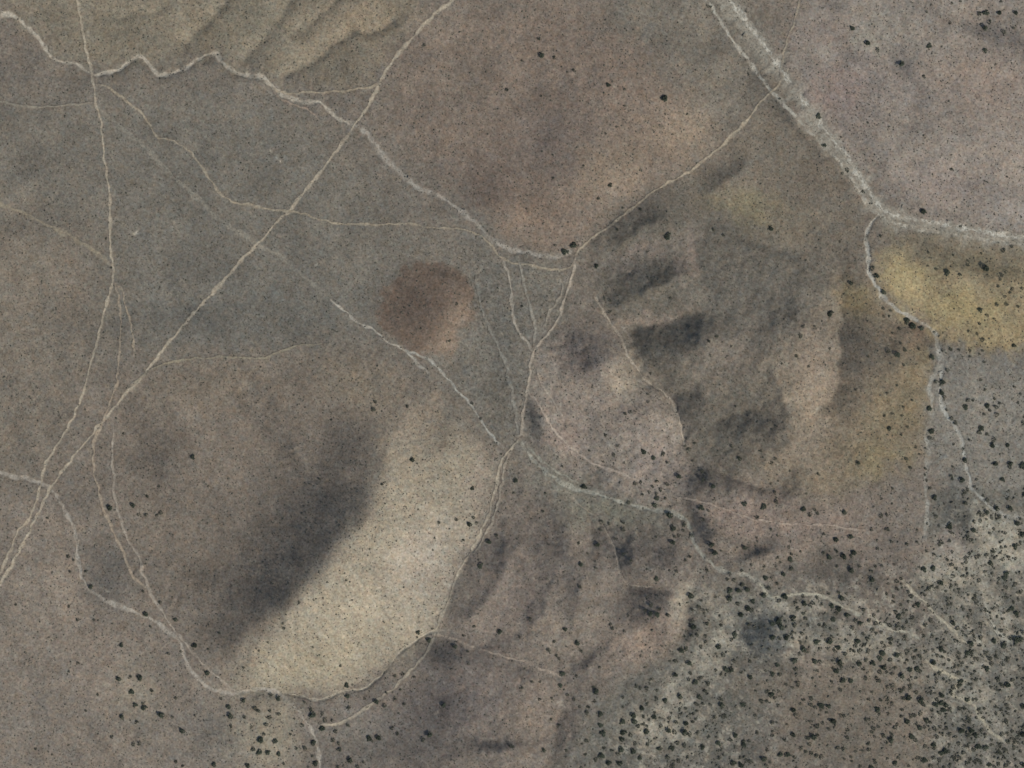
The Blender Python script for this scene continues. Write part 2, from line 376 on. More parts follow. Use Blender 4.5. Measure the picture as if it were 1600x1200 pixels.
# south-east
GB(1310,885,60,24,10,-.12); GB(1240,870,40,14,-20,.10); GB(1400,820,26,60,0,-.10); GB(1490,800,18,50,-10,-.10); GB(1480,960,40,14,40,-.08)
GB(1190,850,30,12,-35,-.14); GB(1150,820,40,14,10,.06); GB(1590,1000,30,20,0,-.16); GB(1510,820,8,24,0,-.12)
g = blur(g, 2.6)
# finer relief everywhere
rough = np.full((H, W), .75)
for pts, v in (([(-140,140),(160,135),(420,150),(600,300),(770,400),(830,640),(780,690),(620,550),(230,560),(-140,420)], .3), ([(930,330),(1320,420),(1310,700),(1200,920),(900,1200),(680,1200),(800,720),(850,520)], 1.25), ([(605,690),(775,735),(690,960),(540,1080),(380,1060)], .45)):
    w_, m_ = poly_mask(pts, 40); rough[w_] = rough[w_] * (1 - m_) + v * m_
g += fnoise(60, 220, .8, 37) * .035 + fnoise(22, 80, .9, 31) * .016 * rough + fnoise(9, 30, .7, 34) * .010 * rough + fnoise(5, 14, .5, 32) * .022 + fnoise(9, 40, .7, 33, (118, 3.5)) * .012 * rough
edge = np.minimum(np.minimum(X - PX0, PX1 - X), np.minimum(Y - PY0, PY1 - Y))
g *= sstep(0, 110, edge)
g = np.clip(g, -.58, .5)

def solve_relief(p):
    F = np.fft.rfft2(p)
    ky = np.fft.fftfreq(H, STEP * S)[:, None] * 2 * np.pi
    kx = np.fft.rfftfreq(W, STEP * S)[None, :] * 2 * np.pi
    n = math.hypot(*SUN_XY)
    ks = kx * SUN_XY[0] / n - ky * SUN_XY[1] / n           # rows grow southwards
    k2 = kx ** 2 + ky ** 2
    den = ks ** 2 + .06 * (k2 - ks ** 2) + (2 * np.pi / 900.0) ** 2 * .25
    return np.fft.irfft2(np.conj(1j * ks) * F / den, s=(H, W))

def slope_to_sun(h):
    dy, dx = np.gradient(h, STEP * S)
    n = math.hypot(*SUN_XY)
    return dx * SUN_XY[0] / n - dy * SUN_XY[1] / n

tan_el = math.tan(SUN_EL)
want = -g * tan_el * 1.58                                   # ground falling towards the sun is lit
p = want.copy()
for _ in range(5):
    hgt = solve_relief(p)
    p += (want - slope_to_sun(hgt)) * .7
hgt = solve_relief(p)
hgt -= np.median(hgt)
# rills: noise drawn out along the line of steepest descent
hb = blur(hgt, 9.0)
gy_, gx_ = np.gradient(hb, STEP * S)
mag = np.hypot(gx_, gy_) + 1e-6
ux, uy = gx_ / mag, gy_ / mag
def rills(lo, hi, seed, reach):
    n = fnoise(lo, hi, .4, seed); out = n.copy()
    jj, ii = np.meshgrid(np.arange(H, dtype=float), np.arange(W, dtype=float), indexing='ij')
    for sg in (1, -1):
        x, y = ii.copy(), jj.copy()
        for k in range(reach):
            xi = np.clip(np.rint(x), 0, W - 1).astype(int); yi = np.clip(np.rint(y), 0, H - 1).astype(int)
            x += sg * ux[yi, xi]; y += sg * uy[yi, xi]
            xi = np.clip(np.rint(x), 0, W - 1).astype(int); yi = np.clip(np.rint(y), 0, H - 1).astype(int)
            out += n[yi, xi]
    return out / out.std()
steep = np.clip((mag / .24) ** 1.4, .05, 1.1)
r1, r2 = rills(7, 22, 51, 16), rills(4.5, 11, 52, 9)
hgt += blur((r1 * .12 + r2 * .055) * steep * np.clip(1.2 - .35 * rough, .4, 1.1), 1.5)
soil *= (1 + np.clip(r1 * .016 + r2 * .022, -.12, .12) * np.clip(steep + .25, 0, 1))[..., None]
zone_ = sstep(.8, 1.2, rough)
hgt += np.abs(fnoise(30, 90, 1.2, 35)) * (.10 * rough + .22 * zone_) + np.abs(fnoise(16, 44, 1.1, 36)) * .12 * zone_
# ------------------------------------------------------------------ tracks and washes (surveyed centre lines)
# name, width, colour, strength, carve depth (m), label, points
TAN = (155,144,127); PALE = (158,151,140); GREY = (142,138,128); FAINT = (128,119,105)
LINES = [
 ('dry_wash', 10, (161,152,138), .7, .5, 'meandering pale dry wash across the upper left below the tan slopes',
  [(-30,40),(-5,32),(12,21),(25,27),(40,40),(60,60),(75,82),(90,95),(110,98),(125,103),(140,113),(150,117),(170,113),(190,107),(205,93),(213,87),(225,92),(240,110),(250,118),(270,115),(290,107),(310,92),(325,85),(338,84),(345,95),(355,105),(370,114),(385,118),(400,120),(412,121),(420,128),(428,138),(440,146),(460,155),(480,160),(498,160),(510,168),(525,183),(540,190),(553,194)]),
 ('dry_wash', 11, (150,143,133), .55, .4, 'grey dry wash curving round the southwest foot of the north hill',
  [(553,194),(570,205),(582,218),(595,238),(607,252),(620,265),(635,280),(650,292),(670,300),(690,308),(710,322),(730,338),(748,352),(765,372),(780,382),(800,390),(820,394),(850,400),(870,402),(885,396),(897,390)]),
 ('dry_wash', 42, (134,128,117), .6, .5, 'broad braided gravel wash sweeping down the upper right',
  [(1085,-60),(1108,-22),(1130,0),(1150,25),(1170,50),(1190,75),(1210,102),(1228,125),(1247,152),(1265,178),(1286,207),(1306,233),(1326,258),(1345,283),(1357,303),(1369,320),(1382,333),(1402,343),(1440,351),(1480,358),(1520,366),(1560,372),(1640,382)]),
 ('dry_wash', 8, (158,152,140), .6, .3, 'second paler channel on the west side of the broad gravel wash',
  [(1088,-22),(1106,0),(1124,30),(1150,70),(1178,105),(1202,138),(1222,160),(1248,188),(1272,212),(1298,238),(1318,262),(1338,290),(1352,312),(1368,332),(1400,350),(1450,360),(1510,370),(1570,380),(1640,388)]),
 ('dry_wash', 12, (165,160,149), .9, .3, 'bright inner channel of the broad gravel wash at upper right',
  [(1118,-22),(1138,0),(1158,22),(1178,47),(1200,78),(1220,108),(1236,130),(1256,157),(1275,183),(1294,208),(1315,232),(1333,258),(1347,282),(1360,303),(1374,322),(1395,336),(1430,343),(1475,350),(1520,359),(1560,366),(1640,376)]),
 ('dry_wash', 10, (152,148,139), .72, .8, 'narrow pale wash bending round the west of the ochre slope',
  [(1371,334),(1360,352),(1352,372),(1356,395),(1357,415),(1362,435),(1372,452),(1385,470),(1400,482),(1420,494),(1440,505),(1457,514),(1464,530),(1467,552),(1472,567)]),
 ('dry_wash', 9, (150,148,141), .6, .6, 'winding grey wash running down through the junipers on the far right',
  [(1472,567),(1470,590),(1468,615),(1475,645),(1488,662),(1499,680),(1504,700),(1509,725),(1515,748),(1516,762),(1530,775),(1545,790),(1560,800),(1580,806),(1640,818)]),
 ('dry_wash', 11, (142,138,129), .48, .3, 'straight grey gravel strip running down the edge of the brown flank',
  [(1472,567),(1461,583),(1452,602),(1455,640),(1447,680),(1451,712),(1445,750),(1449,800),(1443,850)]),
 ('dry_wash', 11, (126,120,109), .5, .3, 'faint grey wash crossing the western plain beneath the curved track',
  [(150,165),(190,200),(225,228),(245,250),(265,270),(290,293),(310,310),(330,330),(350,350),(380,365),(400,382),(435,397),(460,420),(490,445),(515,465)]),
 ('dry_wash', 6, PALE, .72, .5, 'thin white wash passing just southwest of the small brown knoll',
  [(515,465),(525,475),(540,487),(555,500),(570,510),(585,516),(595,525),(605,535),(622,543),(640,555),(652,567),(662,577),(672,586)]),
 ('dry_wash', 6, (150,146,137), .6, .4, 'thin pale wash running southeast from the knoll foot to the valley track',
  [(622,543),(650,553),(670,562),(683,572),(695,590),(705,597),(715,610),(730,625),(740,640),(750,655),(760,670),(772,686),(788,702)]),
 ('dry_wash', 5, (140,130,118), .5, .6, 'thin curved gully looping through the mauve ridges',
  [(890,776),(905,788),(920,800),(936,812),(950,835),(962,860),(970,895),(984,914),(1005,917),(1032,917)]),
 ('dry_wash', 10, (144,141,130), .6, .6, 'pale green wash running southeast from the valley junction into the juniper slope',
  [(814,690),(830,715),(850,735),(870,750),(895,763),(920,769),(945,775),(970,785),(1000,793),(1030,798),(1052,802),(1070,811),(1078,826),(1084,846),(1096,865),(1110,878),(1126,890),(1146,895),(1170,900),(1190,915),(1202,938)]),
 ('dry_wash', 6, (148,138,125), .5, .8, 'narrow gully channel between the pink badland and the dark eastern hills',
  [(928,455),(945,490),(960,512),(975,535),(983,560),(995,575),(1006,590),(1030,610),(1049,626),(1060,650),(1067,680),(1074,702)]),
 ('dry_wash', 9, (150,142,131), .55, .5, 'pale wash winding along the southwest foot of the great hill',
  [(-30,722),(-5,735),(20,745),(50,750),(78,763),(95,785),(105,805),(115,825),(120,850),(122,880),(130,905),(145,925),(165,937),(190,948),(220,960),(240,970),(260,985),(278,1000),(285,1015),(290,1030),(300,1048),(320,1070),(345,1081),(370,1083),(400,1077),(430,1081),(450,1095),(465,1110),(480,1130),(490,1145),(498,1168),(500,1215),(500,1260)]),
 ('dry_wash', 6, (152,143,128), .5, .8, 'thin wash skirting the bright southeast foot of the great hill',
  [(700,985),(680,986),(660,995),(640,1008),(620,1025),(605,1045),(585,1065),(570,1076),(545,1079),(525,1085),(500,1094),(480,1090),(460,1085),(440,1082)]),
 ('dry_wash', 7, (140,128,116), .5, .4, 'short mauve wash winding east of the great hill foot',
  [(683,990),(700,998),(715,1000),(730,1010),(760,1018),(790,1028),(820,1032),(845,1045),(865,1052),(885,1066)]),
 ('dry_wash', 8, (160,154,138), .6, .4, 'broken pale clay gully above the upper juniper belt',
  [(1180,906),(1192,918),(1203,932),(1225,931),(1250,928),(1285,931),(1320,950),(1342,960),(1362,963),(1390,983),(1420,988),(1438,1000)]),
 ('dry_wash', 8, (160,152,135), .6, .5, 'pale diagonal gully down the right juniper slope',
  [(1405,900),(1425,922),(1450,947),(1475,972),(1500,997),(1520,1010)]),
 ('dry_wash', 7, (160,155,142), .6, .5, 'short pale gully near the right edge of the juniper slope',
  [(1536,935),(1543,957),(1555,982),(1571,999),(1590,1004)]),
 ('dry_wash', 8, (158,150,132), .6, .5, 'lowest pale gully winding down the right juniper slope',
  [(1444,1030),(1458,1042),(1482,1054),(1497,1066),(1488,1086),(1517,1098),(1530,1118),(1547,1142),(1570,1160)]),
 ('dirt_path', 6, TAN, .8, .1, 'straight pale dirt track cutting diagonally across the western plain',
  [(735,-40),(707,0),(687,15),(670,32),(655,47),(637,67),(612,95),(600,115),(590,136),(575,165),(555,194),(535,222),(507,260),(477,298),(454,328),(432,347),(400,384),(382,400),(360,427),(337,452),(307,485),(270,527),(240,565),(212,598),(202,609),(180,633),(162,654),(140,682),(110,720),(80,760),(65,790),(50,820),(25,870),(10,897),(-30,965)]),
 ('dirt_path', 5, TAN, .68, .1, 'dirt track running down the left side from the top edge',
  [(110,-40),(120,0),(128,38),(138,90),(143,112),(146,130),(149,155),(153,175),(158,190),(161,220),(164,250),(168,280),(171,300),(172,340),(173,390),(176,420),(176,440),(171,460),(163,485),(155,520),(143,560),(135,590),(131,605),(120,635),(107,665),(90,695),(72,722),(65,745),(60,770),(48,805),(28,830),(18,855),(3,890),(-30,945)]),
 ('dirt_path', 5, (148,134,117), .6, .1, 'branch track curving south from the left fork past the great hill',
  [(177,438),(183,452),(187,480),(188,520),(187,540),(184,575),(182,598),(176,615),(167,640),(155,668),(147,687),(145,715),(146,740),(153,760),(158,790),(170,815),(178,835),(192,865),(204,893),(215,908),(230,922)]),
 ('dirt_path', 4, (146,132,114), .5, .05, 'faint eastern branch track below the left fork',
  [(178,440),(190,455),(195,475),(204,505),(207,530),(209,556)]),
 ('dirt_path', 5, (146,136,124), .55, .1, 'inner track hugging the western foot of the great hill',
  [(176,665),(174,700),(176,740),(180,785),(197,840),(214,865),(221,888),(229,910),(240,935),(250,950),(265,975),(280,993),(296,1012),(313,1033),(335,1052),(357,1072),(372,1080),(400,1078)]),
 ('dirt_path', 4.5, (152,139,120), .65, .05, 'short track linking the meandering wash to the diagonal track',
  [(424,140),(450,145),(500,143),(550,140),(578,135),(592,129)]),
 ('dirt_path', 4, (144,128,114), .5, .05, 'faint spur track below the meandering wash',
  [(426,140),(440,155),(460,163),(480,170),(495,182),(506,192)]),
 ('dirt_path', 4.5, (143,132,115), .62, .08, 'curved track crossing the plain from the left junction to the valley',
  [(148,133),(165,134),(180,145),(200,160),(225,183),(237,200),(245,213),(265,219),(285,228),(300,240),(315,262),(330,283),(341,300),(352,310),(368,317),(400,322),(430,328),(454,331),(480,336),(515,346),(560,350),(600,351),(640,350),(670,354),(720,358),(745,365),(760,375),(773,390),(784,403),(800,409),(818,413),(840,418),(870,422),(893,416),(901,403)]),
 ('dirt_path', 5, (148,140,128), .75, .08, 'valley track dropping from the wash crossing to the centre fork',
  [(784,403),(791,418),(797,440),(800,480),(805,505),(812,520),(825,536),(834,549)]),
 ('dirt_path', 5, (152,140,122), .7, .1, 'track running along the southeast foot of the north hill to the valley',
  [(1222,120),(1215,134),(1190,158),(1170,185),(1145,210),(1125,230),(1100,250),(1080,266),(1050,282),(1025,297),(1000,315),(970,340),(945,358),(925,373),(910,386),(900,400)]),
 ('dirt_path', 4, (145,134,117), .5, .05, 'thin track coming down from the top edge to the gravel wash',
  [(1258,-40),(1250,0),(1240,35),(1230,62),(1223,95),(1219,122)]),
 ('dirt_path', 5, (152,141,127), .78, .08, 'valley track running from the north junction past the centre fork',
  [(900,400),(896,425),(890,445),(883,465),(877,485),(868,505),(857,520),(845,535),(834,549),(830,570),(826,600),(822,620),(818,645),(815,670),(811,687)]),
 ('dirt_path', 5.5, (152,142,126), .62, .1, 'pale track along the eastern foot of the great bright hill',
  [(811,687),(802,698),(790,711),(781,726),(776,755),(770,780),(765,800),(757,817),(748,840),(738,860),(725,880),(715,897),(708,917),(700,945),(690,962),(682,982),(675,1002),(665,1022),(650,1040),(635,1055),(615,1075),(595,1090),(580,1101),(560,1115),(540,1127),(520,1132),(496,1133)]),
 ('dirt_path', 4.5, (156,143,130), .75, .05, 'pink track slanting down across the centre badland',
  [(824,612),(840,630),(855,655),(870,675),(885,692),(900,706),(916,718),(940,730),(965,738),(990,747)]),
 ('dirt_path', 4, (150,136,123), .62, .05, 'faint pink track running east across the juniper slope',
  [(1052,775),(1100,785),(1140,798),(1180,812),(1240,819),(1290,820),(1320,825),(1352,829)]),
 ('dirt_path', 4, (146,136,124), .6, .05, 'faint upper track beside the pink badland',
  [(838,575),(846,600),(862,622),(872,642),(892,657)]),
 ('dirt_path', 4, (136,128,110), .45, .05, 'faint track along the northern foot of the great hill',
  [(205,604),(235,577),(280,563),(340,558),(400,560),(420,556),(450,545),(470,540),(512,538)]),
 ('dirt_path', 9, (134,124,107), .58, .05, 'faint broad trail coming in from the left edge to the fork',
  [(-30,303),(0,318),(30,330),(60,345),(90,360),(120,375),(150,395),(174,414)]),
 ('dry_wash', 6, (134,129,119), .5, .15, 'faint pale rill down the middle of the scrubby valley',
  [(808,398),(815,425),(822,455),(832,490),(838,520),(836,545)]),
 ('dry_wash', 6, (136,128,116), .45, .15, 'short faint rill below the north valley junction',
  [(868,424),(880,445),(872,470),(858,490),(850,512)]),
 ('dry_wash', 7, (130,126,117), .45, .15, 'faint rill descending the valley east of the brown knoll',
  [(745,430),(750,470),(765,515),(785,555),(798,600),(806,650),(808,684)]),
 ('dirt_path', 4.5, (148,139,125), .5, .05, 'second wheel track beside the eastern foot of the great hill',
  [(800,704),(791,722),(785,750),(779,785),(772,808),(762,828),(750,850),(740,866)]),
 ('dry_wash', 6, (134,131,120), .5, .2, 'faint braid north of the pale green wash',
  [(820,690),(842,715),(866,735),(895,750),(925,762),(950,772)]),
 ('dirt_path', 4, (138,130,116), .4, .05, 'faint trail west from the left track junction',
  [(146,160),(115,163),(80,166),(40,166),(0,158),(-30,152)]),
]

def smooth_line(pts, spacing=1.6):
    p = np.asarray(pts, float)
    q = np.vstack([2 * p[0] - p[1], p, 2 * p[-1] - p[-2]])
    out = []
    for i in range(1, len(q) - 2):
        a, b, c, d = q[i - 1], q[i], q[i + 1], q[i + 2]
        n = max(2, int(np.hypot(*(c - b)) / spacing))
        for k in range(n):
            t = k / n
            out.append(.5 * ((2 * b) + (c - a) * t + (2 * a - 5 * b + 4 * c - d) * t * t + (3 * b - a - 3 * c + d) * t ** 3))
    out.append(p[-1])
    o = np.array(out)
    return o

def wiggle(n, seed, scale, smooth):
    r = np.random.default_rng(seed).standard_normal(n + 8 * smooth)
    k = np.hanning(2 * smooth + 3); k /= np.sqrt((k ** 2).sum())
    return np.convolve(r, k, 'same')[4 * smooth:4 * smooth + n] * scale

lines = []
for li, (nm, wd, col, st, carve, lab, pts) in enumerate(LINES):
    c = smooth_line(pts)
    tan = np.gradient(c, axis=0); tan /= np.hypot(tan[:, 0], tan[:, 1])[:, None] + 1e-9
    nor = np.stack([-tan[:, 1], tan[:, 0]], 1)
    c = c + nor * wiggle(len(c), 100 + li, .75, 4)[:, None]
    halfw = wd * (.33 if nm == 'dry_wash' else .36) * (1 + np.clip(wiggle(len(c), 200 + li, .3, 5), -.5, .8))
    stren = np.clip(st * 1.12 * (1 + wiggle(len(c), 300 + li, .22, 8)), .12, 1)
    if nm == 'dry_wash': stren = np.clip(stren * (1 + wiggle(len(c), 400 + li, .32, 3)), .1, 1)
    n = len(c); e = np.minimum(np.arange(n), np.arange(n)[::-1]) / 10.0
    stren = stren * np.clip(e, 0, 1)
    lines.append((nm, c, nor, halfw, stren, col, lab, carve))
    # bed of the wash / worn track cut into the ground, and its soil
    w, d, s, t = poly_dist(c[::3], wd * 2.2, warp=False)
    hw = np.interp(t, np.linspace(0, 1, n), halfw); ss = np.interp(t, np.linspace(0, 1, n), stren)
    hgt[w] -= carve * sstep(1.35, .6, d / hw) * np.clip(ss * 1.6, 0, 1)
    a = (sstep(1.7, .2, d / hw) * ss * .5)[..., None]
    soil[w] = soil[w] * (1 - a) + alb(col) * a
# darker braids in the broad wash
for off, sd in ((-7, 1), (3, 2), (9, 3)):
    c, nor = lines[2][1], lines[2][2]
    q = c + nor * (off + wiggle(len(c), 900 + sd, 3.0, 14))[:, None]
    w, d, s, t = poly_dist(q[::4], 8, warp=False)
    tn = np.sin(t * 60 + sd * 2) * .5 + .5
    a = (np.exp(-(d / 2.2) ** 2) * .45 * tn)[..., None]
    soil[w] = soil[w] * (1 - a) + alb((104, 101, 92)) * a

# ------------------------------------------------------------------ terrain sheet
def grow(a0, first, n, f):
    out = []; s = first; v = a0
    for _ in range(n):
        v += s; s *= f; out.append(v)
    return out
left = [-v for v in grow(-PX0, STEP, 42, 1.19)][::-1]; right = grow(PX1, STEP, 42, 1.19)
top = [-v for v in grow(-PY0, STEP, 42, 1.19)][::-1]; bottom = grow(PY1, STEP, 42, 1.19)
tx = np.array(left + list(gx) + right); ty = np.array(top + list(gy) + bottom)
TX, TY = np.meshgrid(tx, ty)
ci = np.clip(np.arange(len(tx)) - 42, 0, W - 1); cj = np.clip(np.arange(len(ty)) - 42, 0, H - 1)
out_d = np.maximum(np.maximum(PX0 - TX, TX - PX1), np.maximum(np.maximum(PY0 - TY, TY - PY1), 0))
fade = np.exp(-out_d / 260.0); fade_c = np.exp(-out_d / 70.0)
roll = 14 * np.sin(TX * .0021 + 1) * np.sin(TY * .0026 + .4) + 9 * np.sin(TX * .0048 + TY * .0031)
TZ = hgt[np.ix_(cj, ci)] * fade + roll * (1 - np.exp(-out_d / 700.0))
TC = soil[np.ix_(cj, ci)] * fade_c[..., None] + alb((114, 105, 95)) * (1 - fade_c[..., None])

def height_at(px, py):
    """exact height of the triangulated sheet"""
    px = np.asarray(px, float); py = np.asarray(py, float)
    fx = np.clip((px - PX0) / STEP, 0, W - 1.001); fy = np.clip((py - PY0) / STEP, 0, H - 1.001)
    i = fx.astype(int); j = fy.astype(int); u = fx - i; v = fy - j
    a, b, c, d = hgt[j, i], hgt[j, i + 1], hgt[j + 1, i], hgt[j + 1, i + 1]
    return np.where(u > v, a + u * (b - a) + v * (d - b), a + v * (c - a) + u * (d - c))

def soil_at(px, py):
    fx = np.clip((np.asarray(px, float) - PX0) / STEP, 0, W - 1.001); fy = np.clip((np.asarray(py, float) - PY0) / STEP, 0, H - 1.001)
    i = fx.astype(int); j = fy.astype(int); u = (fx - i)[..., None]; v = (fy - j)[..., None]
    return (soil[j, i] * (1 - u) * (1 - v) + soil[j, i + 1] * u * (1 - v) + soil[j + 1, i] * (1 - u) * v + soil[j + 1, i + 1] * u * v)

def mesh_from(name, co, tris, cols=None, smooth=True):
    me = bpy.data.meshes.new(name)
    co = np.ascontiguousarray(co, np.float32); tris = np.ascontiguousarray(tris, np.int32)
    me.vertices.add(len(co)); me.vertices.foreach_set('co', co.ravel())
    me.loops.add(tris.size); me.loops.foreach_set('vertex_index', tris.ravel())
    me.polygons.add(len(tris))
    me.polygons.foreach_set('loop_start', np.arange(0, tris.size, 3, dtype=np.int32))
    me.polygons.foreach_set('loop_total', np.full(len(tris), 3, np.int32))
    me.polygons.foreach_set('use_smooth', np.full(len(tris), smooth, bool))
    if cols is not None:
        at = me.attributes.new('soil', 'FLOAT_COLOR', 'POINT')
        rgba = np.ones((len(co), 4), np.float32); rgba[:, :3] = cols
        at.data.foreach_set('color', rgba.ravel())
    me.update(calc_edges=True)
    return me

def grid_tris(nx, ny):
    j, i = np.meshgrid(np.arange(ny - 1), np.arange(nx - 1), indexing='ij')
    a = (j * nx + i).ravel(); b = a + 1; c = a + nx; d = c + 1
    return np.concatenate([np.stack([a, d, b], 1), np.stack([a, c, d], 1)])

# ------------------------------------------------------------------ materials
def new_mat(name):
    m = bpy.data.materials.new(name); m.use_nodes = True
    nt = m.node_tree; bsdf = nt.nodes['Principled BSDF']
    bsdf.inputs['Roughness'].default_value = .95
    bsdf.inputs['Specular IOR Level'].default_value = .12
    return m, nt, bsdf

def ground_material():
    m, nt, bsdf = new_mat('ground_soil')
    N, Lk = nt.nodes.new, nt.links.new
    at = N('ShaderNodeAttribute'); at.attribute_name = 'soil'
    ge = N('ShaderNodeNewGeometry')
    def noise(scale, detail, rough):
        n = N('ShaderNodeTexNoise'); n.inputs['Scale'].default_value = scale
        n.inputs['Detail'].default_value = detail; n.inputs['Roughness'].default_value = rough
        Lk(ge.outputs['Position'], n.inputs['Vector']); return n
    def ramp(src, a, b):
        r = N('ShaderNodeMapRange'); r.inputs[1].default_value = .3; r.inputs[2].default_value = .7
        r.inputs[3].default_value = a; r.inputs[4].default_value = b; Lk(src, r.inputs[0]); return r.outputs[0]
    n1 = noise(.62, 3, .65); n2 = noise(.22, 2, .5); n3 = noise(.33, 2, .6)
    f1 = ramp(n1.outputs[0], .70, 1.30); f2 = ramp(n2.outputs[0], .90, 1.10)
    mu = N('ShaderNodeMath'); mu.operation = 'MULTIPLY'; Lk(f1, mu.inputs[0]); Lk(f2, mu.inputs[1])
    sc = N('ShaderNodeVectorMath'); sc.operation = 'SCALE'; Lk(at.outputs['Color'], sc.inputs[0]); Lk(mu.outputs[0], sc.inputs[3])
    # slight hue drift: warm stones against grey-green low plants
    hs = N('ShaderNodeMix'); hs.data_type = 'RGBA'; hs.blend_type = 'MULTIPLY'
    hc = N('ShaderNodeMix'); hc.data_type = 'RGBA'
    hc.inputs[6].default_value = (1.03, .99, .955, 1); hc.inputs[7].default_value = (.965, 1.01, 1.03, 1)
    Lk(ramp(n3.outputs[0], 0, 1), hc.inputs[0])
    hs.inputs[0].default_value = 1; Lk(sc.outputs[0], hs.inputs[6]); Lk(hc.outputs[2], hs.inputs[7])
    Lk(hs.outputs[2], bsdf.inputs['Base Color'])
    bp = N('ShaderNodeBump'); bp.inputs['Strength'].default_value = .5; bp.inputs['Distance'].default_value = .35
    Lk(n1.outputs[0], bp.inputs['Height']); Lk(bp.outputs[0], bsdf.inputs['Normal'])
    return m
GROUND = ground_material()

def leaf_material(name, dark, light):
    m, nt, bsdf = new_mat(name)
    N, Lk = nt.nodes.new, nt.links.new
    ge = N('ShaderNodeNewGeometry'); oi = N('ShaderNodeObjectInfo')
    ad = N('ShaderNodeMath'); ad.operation = 'ADD'; Lk(ge.outputs['Random Per Island'], ad.inputs[0]); Lk(oi.outputs['Random'], ad.inputs[1])
    hf = N('ShaderNodeMath'); hf.operation = 'MULTIPLY'; hf.inputs[1].default_value = .5; Lk(ad.outputs[0], hf.inputs[0])
    mx = N('ShaderNodeMix'); mx.data_type = 'RGBA'
    mx.inputs[6].default_value = (*dark, 1); mx.inputs[7].default_value = (*light, 1)
    Lk(hf.outputs[0], mx.inputs[0]); Lk(mx.outputs[2], bsdf.inputs['Base Color'])
    return m
LEAF = leaf_material('juniper_leaf', (.026, .034, .025), (.095, .108, .078))
SHRUB = leaf_material('shrub_leaf', (.034, .040, .030), (.115, .118, .088))
TUFT = leaf_material('scrub_leaf', (.050, .054, .042), (.140, .132, .104))
def bark_material():
    m, nt, bsdf = new_mat('juniper_bark')
    n = nt.nodes.new('ShaderNodeTexNoise'); n.inputs['Scale'].default_value = 6
    r = nt.nodes.new('ShaderNodeValToRGB'); r.color_ramp.elements[0].color = (.05, .038, .028, 1); r.color_ramp.elements[1].color = (.13, .10, .075, 1)
    nt.links.new(n.outputs[0], r.inputs[0]); nt.links.new(r.outputs[0], bsdf.inputs['Base Color'])
    return m
BARK = bark_material()

def link(name, me, mat, parent=None):
    o = bpy.data.objects.new(name, me); scene.collection.objects.link(o)
    if mat and not me.materials: me.materials.append(mat)
    if parent: o.parent = parent
    return o

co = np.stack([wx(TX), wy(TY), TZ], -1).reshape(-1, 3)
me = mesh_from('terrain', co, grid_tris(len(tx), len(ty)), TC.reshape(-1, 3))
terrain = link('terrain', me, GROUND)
terrain['kind'] = 'structure'; terrain['label'] = 'brown arid hills and scrub plain seen from above'

NACR = 9
for li, (nm, c, nor, halfw, stren, col, lab, carve) in enumerate(lines):
    u = np.linspace(-1.25, 1.25, NACR)
    jit = np.stack([wiggle(len(c), 5000 + li * 20 + k, .10, 2) for k in range(NACR)], 1)
    off = (u[None, :] + jit * (np.abs(u) > .5)) * halfw[:, None]
    px = c[:, 0:1] + nor[:, 0:1] * off; py = c[:, 1:2] + nor[:, 1:2] * off
    z = height_at(px, py) + .08 + .006 * li
    grain = np.random.default_rng(70 + li).standard_normal(px.shape) * .22
    a = np.clip(sstep(1.2, .45, np.abs(u))[None, :] * (stren[:, None] + grain), 0, 1)[..., None]
    cl = soil_at(px, py) * (1 - a) + alb(col) * a
    me = mesh_from(nm, np.stack([wx(px), wy(py), z], -1).reshape(-1, 3), grid_tris(NACR, len(c)), cl.reshape(-1, 3))
    # face up whatever the direction of travel
    nrm = np.empty(len(me.polygons) * 3, np.float32); me.polygons.foreach_get('normal', nrm)
    if nrm[2::3].mean() < 0: me.flip_normals()
    o = link(nm, me, GROUND)
    o['kind'] = 'structure'; o['label'] = lab
